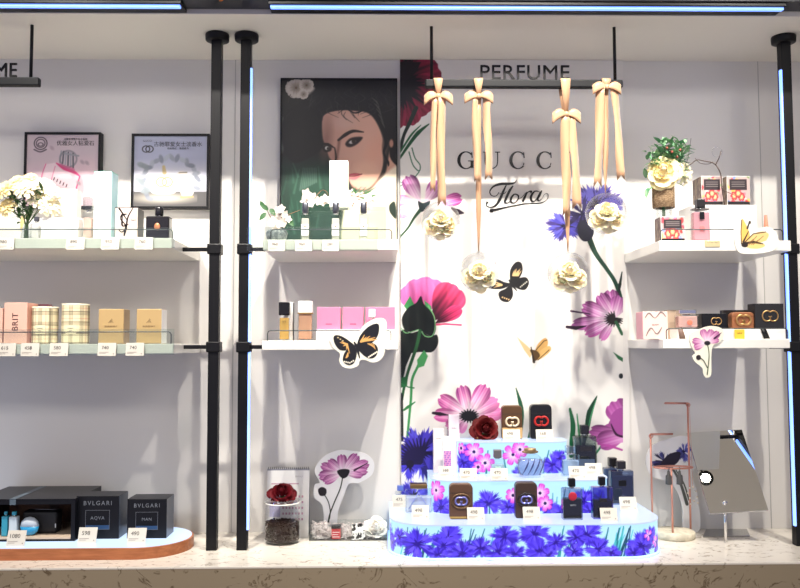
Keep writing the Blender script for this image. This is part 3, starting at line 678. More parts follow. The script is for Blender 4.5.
# two small advertising posters
def poster_pink():
    c = Canvas(27, 135, 97, 205, .45, bg=(196, 178, 184))
    c.poly([(27, 170), (97, 160), (97, 205), (27, 205)], (216, 186, 194), 18)
    s = lambda x, y: (20+x/6.53, 126+y/6.53)
    c.ell(*s(132, 115), 6.2, 6, (74, 62, 70), ring=1.1); c.ell(*s(132, 115), 4.2, 4, (84, 72, 80), ring=1); c.ell(*s(132, 122), 2.4, 1.6, (84, 72, 80), ring=.8); c.stroke([s(92, 155), s(130, 170), s(168, 155)], 1.5, (96, 84, 92), n=4)
    for k in range(6):
        x, y = 252+k*21, 250-abs(k-3)*4
        c.stroke([s(265+k*15, 165+k*3), s(258+k*17, 235+k*7)], 1.7, (92, 92, 100) if k % 2 else (150, 150, 158), .6)
    c.ell(*s(310, 215), 8.2, 8, (96, 98, 106), .4, 1, .55, 1.8); c.stroke([s(285, 180), s(375, 195)], 1.6, (140, 140, 146), 1)
    c.poly([s(225, 240), s(390, 320), s(360, 410), s(150, 350), s(160, 250)], (232, 208, 214), 1.5, .8)
    c.stroke([s(235, 242), s(285, 275), s(350, 300), s(385, 325)], [1, 3.4, 3, 1], (206, 60, 118), 1, n=4); c.stroke([s(255, 250), s(340, 285)], [2, 4], (196, 90, 130), 1.5, .7)
    c.stroke([s(168, 248), s(150, 300), s(140, 345)], 1.1, (212, 110, 150), n=3); c.stroke([s(386, 325), s(365, 405)], 1.3, (210, 80, 130)); c.stroke([s(228, 262), s(205, 350)], 1, (220, 140, 170))
    for k in range(5): c.stroke([s(225+k*20, 335+k*11), s(220+k*20, 350+k*11)], 1, (70, 50, 60), .5)
    for (x, y) in ((205, 145), (430, 240), (400, 235), (380, 370)): c.ell(*s(x, y), 2.5, 1.6, (170, 150, 158), .8, 1.5)
    return c
def poster_grey():
    c = Canvas(134, 136, 206, 205, .45, bg=(172, 176, 200))
    s = lambda x, y: (125+x/6.53, 126+y/6.53)
    c.poly([(134, 165), (206, 165), (206, 192), (134, 192)], (214, 214, 222), 14); c.poly([(134, 190.5), (206, 190.5), (206, 206), (134, 206)], (92, 90, 90), 1); c.ell(165, 197, 26, 4.5, (190, 184, 170), 0, 5)
    c.ell(*s(135, 148), 3.6, 3.1, (50, 48, 54), ring=1); c.ell(*s(157, 148), 3.6, 3.1, (50, 48, 54), ring=1)
    for i in range(22):
        a = -.25+i*PI*1.32/21; cx, cy = 170, 181; x, y = cx+27*math.cos(a), cy-24*math.sin(a)
        c.ell(x, y, 4.2, 2.2, [(140, 146, 158), (168, 174, 186), (122, 128, 142)][i % 3], a+.6*(-1)**i, 1.2, .85)
    for (x, y) in ((105, 250), (130, 260), (90, 345), (110, 360), (130, 420), (150, 410)): c.ell(*s(x, y), 4, 2.6, (136, 146, 150), .4, 1.5, .8)
    c.smooth([s(180, 320), s(200, 305), s(310, 305), s(325, 330), s(335, 400), s(310, 435), s(190, 435), s(170, 400)], (232, 226, 222), 1.2)
    c.smooth([s(335, 310), s(400, 305), s(445, 430), s(375, 455)], (224, 216, 208), 1); c.stroke([s(250, 262), s(256, 300)], [3, 4], (200, 180, 130), .8); c.stroke([s(350, 300), s(400, 298)], 1, (120, 110, 90))
    c.ell(*s(237, 360), 5, 4.4, (196, 150, 110), ring=1.2); c.ell(*s(274, 360), 5, 4.4, (196, 150, 110), ring=1.2); c.stroke([s(365, 458), s(440, 455)], 2, (190, 164, 120), .8)
    return c
tp = frame('framed_poster', 23.5, 100, 132, 208, YW-.03, .0075, 'small framed poster with a pink perfume bottle, leftmost on the wall', 'poster', poster_pink(), group='small framed posters')
tg = frame('framed_poster', 131, 209, 133.5, 208.5, YW-.03, .008, 'small framed poster with a pale bottle in a leafy wreath, beside the left post', 'poster', poster_grey(), group='small framed posters')
Yq = YW-.03+.0045
q = P(75.5, 143.5, Yq); text('优雅女人钻爱石', .0125, q.x, Yq, q.z, DARK, tp); q = P(75.5, 139.3, Yq); text('法国浪漫情怀女士香氛', .0055, q.x, Yq, q.z, DARK, tp)
q = P(178, 144.5, Yq); text('古驰罪爱女士淡香水', .0125, q.x, Yq, q.z, DARK, tg); q = P(178, 148.5, Yq); text('自由自在    敢爱敢为', .0055, q.x, Yq, q.z, DARK, tg); q = P(147.5, 141, Yq); text('GUCCI', .006, q.x, Yq, q.z, DARK, tg, space=1.2)

# ------------------------------------------------------------------ hanging signs
YH = 2.46
def sign(b0, b1, rods, pyb0, pyb1, txt, tcx, pyt, label, sz, sx):
    a = P(b0, pyb0, YH); b = P(b1, pyb0, YH); z1 = a.z if b0 > 0 else Z_(pyb0, YH, 30); z0 = Z_(pyb1, YH, max(b0, 30))
    t = thing('hanging_sign', label, 'sign', ((a.x+b.x)/2, YH, z0), 'hanging department signs')
    m = MB(); m.box(a.x, b.x, YH-.012, YH+.012, z0, z1, .004); m.build('bar', mat('bar_black', (12, 13, 16), .55, spec=.3), t)
    for r in rods:
        x = X_(r, YH, 50); m = MB(); m.cyl(x, YH, z1-.001, ZTOP, .0048, seg=14); m.build('rod', BLACK, t)
    zt = Z_(pyt, YH, tcx if tcx > 0 else 10)
    text(txt, zt-z1, P(tcx, 70, YH).x, YH, (zt+z1)/2, mat('sign_letter', (20, 19, 20), .6, spec=.2), t, ext=.003, sx=sx, space=1.04)
    return z1, z0
zb1, zb0 = sign(425, 622, (431.5, 614.5), 80, 88, 'PERFUME', 524.5, 66, 'black hanging bar sign reading PERFUME over the flower panel, hung with ribbons', 0, 1.05)
sign(-158, 40, (-150, 31.5), 78, 86.5, 'PERFUME', -20, 63.8, 'black hanging bar sign at the upper left corner, only the letters ME showing', 0, .86)

# ------------------------------------------------------------------ ribbons with flower balls
SATIN = mat('satin_ribbon', (186, 144, 110), .32, spec=.5); SATIN.node_tree.nodes['Principled BSDF'].inputs['Sheen Weight'].default_value = .3
PETAL = mat('cream_petal', (255, 238, 198), .95, spec=.1); PB = PETAL.node_tree.nodes['Principled BSDF']; PB.inputs['Subsurface Weight'].default_value = .4; PB.inputs['Subsurface Radius'].default_value = (.02, .015, .008); PB.inputs['Subsurface Scale'].default_value = .6
def rose(mb, c, r, n=(0, -1, .3), rings=((3, .25, .95), (4, .5, .9), (5, .75, .75), (6, 1, .5)), seed=0, wob=.12):
    rr = random.Random(seed); n = Vector(n).normalized(); a = n.orthogonal().normalized(); b = n.cross(a); c = Vector(c)
    for k, (cnt, op, hh) in enumerate(rings):
        for i in range(cnt):
            ph = 2*PI*i/cnt+k*.6+rr.uniform(-.2, .2); sp = 2.6/cnt+.25; rows = []
            w1 = rr.uniform(-wob, wob)
            for ti in range(6):
                t_ = ti/5; row = []
                for si in range(7):
                    s_ = si/3-1; e = 1-.22*s_*s_*t_
                    R = r*op*(.25+.75*math.sin(t_*PI/2))*e*(1+w1*t_+(.10 if k > 2 else (-.6, -.4, -.12)[k])*t_**3); H = r*(hh*t_**.8-.15*t_**4*k/3)*e+r*.05*rr.uniform(-1, 1)*t_
                    an = ph+s_*sp*(.5+.5*t_); row.append(c+a*(R*math.cos(an))+b*(R*math.sin(an))+n*(H-.25*r))
                rows.append(row)
            mb.sheet(rows)
    mb.ball(c+n*r*.5, r*.17, 10, 8); mb.ball(c, r*.22, 10, 8)
def ribbon_strip(mb, pts, w, tw=None, th=.0012, fork=True, ydir=None):
    """pts in (x, y, z) down the strip; w width; tw twist angles; swallow-tail end"""
    n = len(pts); tw = tw or [0]*n; A_, B_, C_ = [], [], []
    for i, p in enumerate(pts):
        p = Vector(p); d = Vector((math.cos(tw[i]), math.sin(tw[i]), 0))*w/2
        A_.append(p-d); B_.append(p+Vector((0, -.0012, 0))); C_.append(p+d)
    if fork: A_[-1].z -= w*.35; C_[-1].z -= w*.35; B_[-1].z += w*.35
    mb.sheet([A_, B_, C_])
def ornament(px, bow_py, tails, ball, label, seed, rw=9.0, hide=0):
    k = YH/F; cx = X_(px, YH, bow_py); zb = Z_(bow_py, YH, px); bz = Z_(ball[1], YH, ball[0]); bx = X_(ball[0], YH, ball[1]); R = ball[2]*k
    t = thing('ribbon_ornament', label, 'ornament', (bx, YH, bz+R), 'ribbon ornaments hanging from the sign bar')
    yf = YH-.016; w = rw*k
    # loop over the bar
    m = MB(); m.sheet([[Vector((cx+s*w*.5*(.35 if i in (0, 8) else 1), y, z)) for s in (-1, 0, 1)] for i, (y, z) in enumerate(((yf-.002, zb), (yf, zb1-.006), (yf+.001, zb1+.0015), (YH-.006, zb1+.0035), (YH+.006, zb1+.0035), (YH+.014, zb1+.001), (YH+.015, zb1-.01), (YH+.013, zb0-.005), (YH+.004, zb-.004)))])
    m.build('bar_loop', SATIN, t, solid=.001)
    # bow
    for s in (-1, 1):
        m = MB(); rows = []
        for i in range(17):
            a = 2*PI*i/16; u = (1-math.cos(a))/2; v = math.sin(a)
            row = []
            for q in (-1, -.33, .33, 1):
                row.append(Vector((cx+s*(.003+u*13.5*k), yf-.004+v*.007+q*.001, zb+.004*math.sin(u*PI)+q*w*.55*(.3+.7*math.sin(min(1, u*1.3)*PI/2))-u*u*.009*(1+.5*(seed % 2)))))
            rows.append(row)
        m.sheet(rows); m.build('bow_loop', SATIN, t, solid=.001)
    m = MB(); m.ball((cx, yf-.006, zb), .0075, 14, 10, (1, .8, 1.1)); m.build('bow_knot', SATIN, t)
    # tails
    for j, (x0, x1_, py1, ww) in enumerate(tails):
        m = MB(); X0 = cx+x0*k; X1 = cx+x1_*k; z1 = Z_(py1, YH, px); n = 14; pts = []; tw = []
        for i in range(n):
            u = i/(n-1); pts.append((X0+(X1-X0)*u+.002*math.sin(u*7+j+seed), yf-.006-.004*j+.006*math.sin(u*4+j), zb+(z1-zb)*u)); tw.append(.5*math.sin(u*5+seed+j*2))
        ribbon_strip(m, pts, ww*k, tw); m.build('ribbon_tail', SATIN, t, solid=.0008)
    # hanging band down to the ball
    m = MB(); n = 12; pts = []; tw = []
    for i in range(n):
        u = i/(n-1); pts.append((cx+(bx-cx)*u, yf+.006+.012*u, zb+(bz+R+.002-zb)*u)); tw.append(.35*math.sin(u*6+seed))
    A_, C_ = [], []
    for i, p in enumerate(pts):
        u = i/(n-1); ww = w*(.62 if u < .7 else .62-(u-.7)*1.7)
        A_.append(Vector(p)-Vector((ww/2, 0, 0))); C_.append(Vector(p)+Vector((ww/2, .002*math.sin(u*9), 0)))
    m.sheet([A_, C_]); m.build('hanging_band', SATIN, t, solid=.0008)
    m = MB(); m.ball((bx, YH, bz), R, 32, 20); m.cyl(bx, YH, bz+R-.001, bz+R+.004, .004, seg=12); m.build('clear_ball', clear('ball_plastic', (247, 248, 249), .55, base=.02), t)
    rr = random.Random(seed)
    for i, (ox, oy, oz) in enumerate(((-.36, -.2, -.28), (.32, -.25, -.26), (-.04, -.3, .06), (.05, .3, -.3), (0, -.15, -.48))):
        m = MB(); rose(m, (bx+ox*R, YH+oy*R, bz+oz*R), R*.53, (ox, -1, .5+oz), seed=seed*7+i); m.build('silk_rose', PETAL, t)
    m = MB()
    for i in range(5):
        a = rr.uniform(0, 2*PI); p = Vector((bx+R*.5*math.cos(a), YH-R*.5, bz-R*.35+R*.2*math.sin(a)))
        m.ball(p, R*.11, 8, 6, (1, .3, .5))
    m.build('leaf', mat('olive_leaf', (120, 122, 84), .5), t)
ornament(438, 98, ((3, 2, 205, 8.5), (-4, -7, 192, 6)), (440.5, 221, 20), 'satin ribbon with bow and flower ball at the left end of the bar', 1)
ornament(478, 98, ((-4, -3, 182, 6), (8, 9, 180, 8)), (479, 272, 20), 'satin ribbon ornament second from left, its flower ball hanging low', 2)
ornament(565, 116, ((-1, -2, 215, 9), (5, 9, 208, 9)), (568.5, 273, 21), 'satin ribbon ornament with the lowest bow, its flower ball hanging low', 3, 10)
ornament(605, 89, ((-6, -11, 186, 9), (8, 12, 180, 8)), (606, 213.5, 21), 'satin ribbon ornament at the right end of the bar with the high bow', 4)
# ================================================================== lit platforms
LB = ink('lightbox_print', emis=.85, rough=.25)
LBT = mat('lightbox_top', (104, 110, 120), .25, emit=(205, 222, 255), es=.62)
RIM = mat('lightbox_rim', (190, 215, 250), .2, emit=(120, 170, 250), es=.8)
def round_front(xa, xb, yf, yb, r, n=10):
    """outline, open at the back: starts back-left, runs round the front to back-right"""
    pts = [(xa, yb)]
    for i in range(n+1):
        a = PI+PI/2*i/n; pts.append((xa+r+r*math.cos(a), yf+r+r*math.sin(a)))
    for i in range(n+1):
        a = 1.5*PI+PI/2*i/n; pts.append((xb-r+r*math.cos(a), yf+r+r*math.sin(a)))
    pts.append((xb, yb)); return pts
def tier_print(xa, xb, yf, yb, r, z0, z1, seed, parent, flowers, pxs):
    out = round_front(xa, xb, yf, yb, r, 14)
    seg = np.array(out); L = np.concatenate([[0], np.cumsum(np.hypot(*(seg[1:]-seg[:-1]).T))]); tot = L[-1]
    h = z1-z0; U = F/yf
    c = Canvas(0, 0, tot*U, h*U, .55, bg=(176, 222, 252))
    s0 = (yb-yf-r)+(PI/2*r) - (xa+r) ; o = [(px_, py_) for px_, py_ in ()]
    flowers(c, lambda px: (s0+X_(px, yf, pxs))*U, h*U)
    def fn(X, Yp):
        s = np.clip(X/U, 0, tot); x = np.interp(s, L, seg[:, 0]); y = np.interp(s, L, seg[:, 1])
        return np.stack([x, y, z1-Yp/U], -1)
    return c.mesh('front_print', fn, LB, parent)
VI = [(72, 50, 215), (88, 66, 238), (58, 38, 180), (104, 84, 246)]
def tier1(c, s, H):
    r = random.Random(5)
    def gr(px, y, n, k=1):
        for i in range(n):
            x = s(px+r.uniform(-9, 9)); c.stroke([(x, H), (x+r.uniform(2, 10)*k, r.uniform(1, H*.5))], [1.6, .8], r.choice([(40, 130, 140), (24, 90, 104), (80, 190, 200), (30, 70, 96)]), .7)
    gr(424, 0, 6); gr(470, 0, 5); gr(486, 0, 3); gr(560, 0, 4); gr(618, 0, 14, 1.2); gr(606, 0, 8, 1.2); gr(634, 0, 8, 1.6); gr(400, 0, 3); gr(375, 0, 4)
    for px, y, R in ((366, 12, 10), (378, 22, 9), (395, 14, 9), (417, 18, 15), (448, 11, 13), (443, 20, 11), (462, 27, 13), (438, 28, 8), (480, 22, 10), (505, 11, 12), (498, 26, 11), (515, 28, 9), (534, 9, 13), (540, 26, 13), (556, 17, 9), (548, 30, 8), (587, 10, 13), (576, 12, 9), (574, 26, 9), (598, 24, 11), (611, 28, 8), (643, 22, 13), (634, 29, 9), (655, 12, 9), (672, 24, 11)):
        c.cornflower(s(px), y, R*1.3, VI, 30, px, .85, core=(44, 26, 140))
    for px, y in ((652, 12), (665, 20)):
        for a in (30, 110, 190, 270): c.petal(s(px), y, a, 6, 4, (240, 190, 240), (225, 110, 220), (190, 60, 190), .03, .1)
def tier2(c, s, H):
    r = random.Random(9)
    for i in range(22):
        x = s(r.choice([462, 486, 560, 578, 585, 574])+r.uniform(-8, 8)); c.stroke([(x, H), (x+r.uniform(0, 8), r.uniform(4, H*.6))], [1.4, .7], r.choice([(60, 140, 160), (30, 90, 120), (100, 190, 210)]), .7)
    for px, y, R in ((440, 26, 11), (452, 30, 9), (488, 22, 12), (478, 30, 8), (508, 26, 9), (548, 27, 9), (584, 20, 11), (590, 30, 8), (560, 31, 8), (602, 18, 8)): c.cornflower(s(px), y, R*1.25, VI, 30, px, .9, core=(44, 26, 140))
    for px, y, R in ((434, 10, 11), (513, 14, 8), (540, 12, 10), (545, 22, 8)):
        for i, a in enumerate((15, 75, 140, 200, 265, 320)): c.petal(s(px), y, a, R, R*.65, (248, 200, 244), (225, 100, 215), (180, 50, 180), .05, .2, seed=i)
        c.ell(s(px), y, 1.6, 1.6, (40, 30, 80))
def tier3(c, s, H):
    for x0, x1_ in ((549, 556), (543, 549), (486, 488), (506, 503), (554, 560)): c.stroke([(s(x0), H), (s(x1_), 8)], [2, 1], (40, 120, 130), .7)
    for px, y, R in ((463, 20, 12), (470, 28, 9), (468, 10, 8), (553, 22, 10), (560, 16, 8), (520, 32, 8)): c.cornflower(s(px), y, R*1.25, VI, 30, px, .9, core=(44, 26, 140))
    for px, y, R in ((474, 9, 10), (485, 20, 10), (478, 24, 6), (513, 12, 11), (520, 7, 9), (460, 6, 6)):
        for i, a in enumerate((10, 70, 130, 190, 250, 310)): c.petal(s(px), y, a, R, R*.6, (250, 206, 246), (228, 100, 215), (186, 56, 186), .05, .2, seed=i)
        c.ell(s(px), y, 1.6, 1.6, (40, 30, 90))
tiers = []
def tier(label, px0, px1, pyt, yf, yb, r, z0, fl, rim=False):
    z1 = Z_(pyt, yf, (px0+px1)/2); ym = yf+r; xa = X_(px0, ym, pyt); xb = X_(px1, ym, pyt)
    t = thing('display_riser', label, 'display stand', ((xa+xb)/2, yf, z0), 'tiers of the lit floral stand')
    m = MB(); e = .001; o = round_front(xa+e, xb-e, yf+e, yb, r-e); m.prism(o, z0+.0005, z1-.0002, 'z'); m.build('body', mat('lightbox_body', (210, 225, 250), .4, emit=(170, 205, 255), es=.35), t)
    tier_print(xa, xb, yf, yb, r, z0+(.006 if rim else .001), z1-.003, 1, t, fl, pyt+15)
    m = MB(); m.prism(round_front(xa-.002, xb+.002, yf-.002, yb, r+.002), z1-.0045, z1, 'z', .001); m.build('top_plate', LBT, t)
    if rim: m = MB(); m.prism(round_front(xa-.006, xb+.006, yf-.006, yb, r+.006), z0, z0+.007, 'z', .0015); m.build('base_rim', RIM, t)
    tiers.append((xa, xb, yf, yb, z1)); return z1
T1 = tier('wide lowest tier of the glowing stand, printed with violet cornflowers', 390, 655.5, 524, 2.385, 2.742, .12, ZC, tier1, True)
def yfor(z, py): return PZ(515, py, z).y
Y2 = yfor(T1, 514); T2 = tier('middle tier of the glowing floral stand, narrower than the lowest', 430, 606, 480, Y2, 2.741, .07, T1, tier2)
Y3 = yfor(T2, 474); T3 = tier('small top tier of the glowing floral stand with pink cosmos print', 457, 566, 441.5, Y3, 2.740, .045, T2, tier3)
# real light coming out of the light boxes
def glow(x, y, z, sx, sy, pw, col=(.35, .45, 1), rx=0):
    l = bpy.data.lights.new('area', 'AREA'); l.shape = 'RECTANGLE'; l.size = sx; l.size_y = sy; l.energy = pw; l.color = col
    o = bpy.data.objects.new('lightbox_light', l); COL.objects.link(o); o.location = (x, y, z); o.rotation_euler = (rx, 0, 0)
# left platform with a wooden edge
yf_ = PZ(50, 560.5, ZC).y; yb_ = yf_+.285; zp = Z_(548.5, yf_, 50); xr = X_(192.5, yf_+.14, 540); r_ = (yb_-yf_)/2; xl = -1.75
def stad(g): return [(xl-0, yf_+g)]+[(xr-r_+(r_-g)*math.cos(a), yf_+r_+(r_-g)*math.sin(a)) for a in [(-PI/2+PI*i/24) for i in range(25)]]+[(xl, yb_-g)]
t = thing('display_platform', 'low glowing display platform with an orange wood edge, on the left of the counter', 'display stand', (xr-.5, 2.49, ZC))
m = MB(); o = stad(0); q = stad(.006)
m.prism(o, ZC, zp-.001, 'z', .001); m.build('wood_edge', noise_mat('orange_wood', (178, 110, 70), (152, 90, 54), 14, .4, .35, .65, stretch=(1, 6, 8)), t)
m = MB(); m.prism(q, zp-.004, zp+.0005, 'z'); m.build('glowing_top', mat('platform_glow', (110, 118, 130), .25, emit=(195, 220, 255), es=.85), t)
zp += .0005
# ================================================================== price cards
PC = mat('price_card', (206, 201, 190), .6); PRT = mat('price_print', (60, 58, 56), .6)
def card(px, pyt, pyb, w, num, Y, zs, label, grp, lean=.35, off=None):
    Y = min(Y, 2.69)
    """small white price card; stands on zs (or hangs with its foot at zs) and leans back"""
    x = X_(px, Y, pyb); k = Y/F; W = w*k; H = (pyb-pyt)*k/math.cos(lean)
    t = thing('price_card', label, 'price tag', (x, Y, zs), grp)
    M = Matrix.Translation((x, Y, zs)) @ Matrix.Rotation(-lean, 4, 'X')
    m = MB(); m.M = M; m.box(-W/2, W/2, 0, .0012, 0, H, .0003); cd_ = m.build('card', PC, t)
    if lean > .1: m = MB(); m.M = M; m.box(-W/2, W/2, .0012, .003, 0, .004); m.box(-W/2, W/2, .0014, H*.8*math.sin(lean)+.006, 0, .0012); m.build('clear_foot', CLEAR, t)
    o = text(num, H*.26, 0, -.0004, H*.62, PRT, cd_, 'price_number', ext=.0002)
    o.data.transform(Matrix.Translation(origin_of(t))); o.data.transform(Matrix.Translation((-.10*W, 0, 0))); o.data.transform(M); o.data.transform(Matrix.Translation(-origin_of(t)))
    m = MB(); m.M = M; m.box(-W*.42, W*.1, -.0004, 0, H*.26, H*.30); m.box(-W*.42, -W*.05, -.0004, 0, H*.17, H*.20); m.box(W*.34, W*.4, -.0004, 0, H*.12, H*.2); m.build('small_print', mat('faint_print', (150, 140, 132), .6), cd_)
    return t
# ================================================================== boxes and bottles
def where(px0, px1, pyt, zb, Y=None, pyb=None):
    pc = (px0+px1)/2
    if Y is None: Y = min(PZ(pc, pyb, zb).y, 2.705)
    pym = (pyt+(pyb or pyt+30))/2
    a = X_(px0, Y, pym); b = X_(px1, Y, pym); zt = Z_(pyt, Y, pc)
    return a, b, Y, zt
def carton(label, px0, px1, pyt, zb, m_, dep, Y=None, pyb=None, name='perfume_box', cat='box', group=None, bev=.0012, flap=True, canvas=None, side=None):
    a, b, Y, zt = where(px0, px1, pyt, zb, Y, pyb)
    t = thing(name, label, cat, ((a+b)/2, Y+dep/2, zb), group)
    m = MB(); m.box(a, b, Y, Y+dep, zb, zt, bev)
    cm = m.build('carton', m_, t)
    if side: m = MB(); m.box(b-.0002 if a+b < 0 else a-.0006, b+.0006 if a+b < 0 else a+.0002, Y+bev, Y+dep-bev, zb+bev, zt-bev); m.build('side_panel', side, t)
    if canvas is not None:
        X0, Y0, X1, Y1 = canvas.b
        fn = lambda X, Yp: np.stack([a+bev+(b-a-2*bev)*(X-X0)/(X1-X0), np.full_like(X, Y-.0003), zt-bev-(zt-zb-2*bev)*(Yp-Y0)/(Y1-Y0)], -1)
        canvas.mesh('front_print', fn, INK, cm)
    return t, a, b, Y, zb, zt
def gg(t, cx, cz, Y, r, m_, name='emblem', th=None, thick=.09):
    """two facing interlocked round letters"""
    m = MB(); tk = r*thick
    for s in (-1, 1):
        c0 = cx+s*r*.40; pts = []
        for i in range(23):
            a = math.radians(48+i*(264/22)); pts.append((c0-s*r*.62*math.cos(a), Y-tk*.4, cz+r*.66*math.sin(a)))
        m.tube(pts, tk, 6); e = pts[-1]; m.tube([e, (e[0], e[1], cz-r*.08), (e[0]+s*r*.22, e[1], cz-r*.08)], tk, 6)
    return m.build(name, m_, t)
LIQ = {}
def liq(name, rgb, tr=.55):
    return mat('liquid_'+name, rgb, .08, trans=tr, ior=1.2)
def bottle(label, px0, px1, pyt, zb, Y=None, pyb=None, dep=.03, liquid=('amber', (214, 160, 90)), fill=.8, cap=(.45, .22, BLACK), shape='rect', group=None, glass=CLEAR, plate=None, neck=True, solid=None, name='perfume_bottle', cat='bottle', bev=.004):
    a, b, Y, zt = where(px0, px1, pyt, zb, Y, pyb); w = b-a; H = zt-zb; cx = (a+b)/2; cy = Y+dep/2; ch = H*cap[1]; zs = zt-ch
    t = thing(name, label, cat, (cx, cy, zb), group)
    nk = H*.035 if neck else 0; zb1 = zs-nk
    if shape == 'rect':
        m = MB(); m.box(a, b, Y, Y+dep, zb, zb1, bev, 3); gb = m.build('glass_body', solid or glass, t)
        if not solid: m = MB(); g = .0028; m.box(a+g, b-g, Y+g, Y+dep-g, zb+g*1.4, zb+(zb1-zb)*fill, min(bev*.7, .003)); m.build('liquid', liq(*liquid), t)
    elif shape == 'round':
        m = MB(); h = zb1-zb; m.lathe(cx, cy, [(0, zb), (w*.34, zb), (w*.46, zb+h*.2), (w*.5, zb+h*.45), (w*.46, zb+h*.72), (w*.28, zb+h*.95), (w*.14, zb1), (0, zb1)], 32, 1, dep/w if dep < w else 1); gb = m.build('glass_body', solid or glass, t)
        if not solid: m = MB(); m.lathe(cx, cy, [(0, zb+h*.08), (w*.38, zb+h*.1), (w*.46, zb+h*.42), (w*.43, zb+h*fill), (0, zb+h*fill)], 32, .96, (dep/w if dep < w else 1)*.94); m.build('liquid', liq(*liquid), t)
    elif shape == 'cyl':
        m = MB(); m.cyl(cx, cy, zb, zb1, w/2, bev=.002); gb = m.build('glass_body', solid or glass, t)
        if not solid: m = MB(); m.cyl(cx, cy, zb+.003, zb+(zb1-zb)*fill, w/2-.003, bev=.001); m.build('liquid', liq(*liquid), t)
    if neck: m = MB(); m.cyl(cx, cy, zb1-.0005, zs+.0005, min(w*cap[0], dep*.9)*.33, seg=16); m.build('neck', CHROME, t)
    cw = w*cap[0]/2; m = MB()
    if shape == 'cyl' or (len(cap) > 3 and cap[3] == 'cyl'): m.cyl(cx, cy, zs, zt, cw, bev=min(.0015, ch*.3))
    else: cd = min(dep/2-.0005, cw); m.box(cx-cw, cx+cw, cy-cd, cy+cd, zs, zt, min(.002, ch*.2))
    m.build('cap', cap[2], t)
    if plate:
        pw, p0, p1, pm = plate; h = zb1-zb; m = MB(); m.box(cx-w*pw/2, cx+w*pw/2, Y-.0005, Y+.0005, zb+h*p0, zb+h*p1); m.build('front_label', pm, gb)
    return t, a, b, Y, zb, zb1
W_ = mat('white_carton', (240, 238, 234), .35); WC = mat('white_cap', (240, 239, 238), .25)
WPRT = mat('pale_print', (150, 146, 142), .5); GPRT = mat('gold_print', (196, 160, 98), .35, .6); GREYCAP = mat('grey_cap', (92, 94, 102), .3, .7)

# ---- left platform: open gift set, two dark cartons
G = zp
def openbox():
    a, b, Y, zt = where(-26, 75, 500, G, pyb=541.5); Yb = Y+.225; H = zt-G; T_ = .006
    t = thing('gift_set_box', 'large black gift set box with an open lit window, leftmost on the wood-edged platform', 'box', ((a+b)/2, Y+.07, G))
    m = MB(); m.box(a, b, Y, Yb, G, G+T_); m.box(a, b, Y, Yb, zt-T_*2.2, zt); m.box(a, a+T_, Y, Yb, G+T_, zt-T_*2.2); m.box(b-T_*2, b, Y, Yb, G+T_, zt-T_*2.2); m.box(a+T_, b-T_*2, Yb-T_, Yb, G+T_, zt-T_*2.2); m.build('shell', BLKBOX, t)
    m = MB(); m.box(a+T_+.0005, b-T_*2-.0005, Yb-T_-.002, Yb-T_-.0003, G+T_+.001, zt-T_*2.2-.001); m.build('back_lining', noise_mat('brown_lining', (120, 84, 58), (76, 52, 38), 22, .5), t)
    m = MB(); m.box(a+T_+.001, b-T_*2-.001, Y+.002, Yb-T_-.003, G+T_, G+T_+.004); m.build('tray', mat('tray_beige', (206, 186, 166), .5), t)
    m = MB(); zl = zt; m.box(a, b, Y-.001, Yb, zl, zl+.003); ld = m.build('lid', BLKBOX, t)
    xq = X_(13, Y, 500); m = MB(); m.box(xq-.009, xq+.009, Y-.0018, Y-.0008, zt-.014, zt+.002); m.box(xq-.009, xq+.009, Y-.0018, Yb-.002, zl+.003, zl+.0036); m.build('lid_band', mat('slate_band', (84, 98, 110), .4), ld)
    zf = G+T_+.004; yi = Y+.02
    def inner(label, px0, px1, pyt, lq, solid, cap, shape='rect', dep=.022, name='sample_bottle'):
        return bottle(label, px0, px1, pyt, zf, Y=yi, dep=dep, liquid=lq, cap=cap, shape=shape, solid=solid, name=name, group='bottles inside the open gift set', bev=.003)
    TEAL = mat('teal_glass', (52, 148, 172), .15, coat=.5)
    inner('slim teal bottle inside the open gift set, half cut by the left edge', 1, 7, 512, None, TEAL, (.5, .14, TEAL))
    q = inner('slim frosted clear bottle with teal cap inside the open gift set', 8.5, 16.5, 512, None, mat('frosted', (196, 208, 214), .4), (.5, .16, TEAL))
    c0 = X_(28, yi, 524); zz = Z_(524.5, yi, 28); R = 9.2*yi/F
    t2 = thing('round_bottle', 'round bottle with a silver upper half and blue lower half inside the gift set', 'bottle', (c0, yi+.012, zf), 'bottles inside the open gift set')
    zz = zf+R*.99
    m = MB(); m.lathe(c0, yi+.012, [(0, zz-R), (R*.5, zz-R*.87), (R*.87, zz-R*.5), (R, zz), (0, zz)], 28, 1, .5); m.build('blue_half', mat('blue_glass', (40, 148, 200), .12, coat=.5), t2)
    m = MB(); m.lathe(c0, yi+.012, [(0, zz), (R*.99, zz), (R*.87, zz+R*.5), (R*.5, zz+R*.87), (0, zz+R)], 28, 1, .5); m.build('silver_half', mat('silver_frost', (190, 200, 210), .3), t2)
    t3 = thing('toiletry_pouch', 'small dark zipped pouch lying at the back of the open gift set', 'pouch', (X_(52, yi+.045), yi+.06, zf))
    x0, x1_ = X_(27, yi+.04), X_(61, yi+.04); zq = Z_(511, yi+.04, 50); m = MB(); m.box(x0, x1_, yi+.035, yi+.085, zf, zq, .008, 3); m.build('pouch_body', mat('pouch_cloth', (24, 24, 28), .6), t3)
    m = MB(); m.tube([(x0+.008, yi+.06, zq+.0008), ((x0+x1_)/2, yi+.06, zq+.0018), (x1_-.008, yi+.06, zq+.0008)], .0012); m.build('zip', CHROME, t3)
    m = MB(); m.box(x1_-.004, x1_-.001, yi+.033, yi+.036, zf+.018, zf+.03, .0008); m.build('zip_tab', mat('tab_white', (210, 212, 216), .4), t3)
openbox()
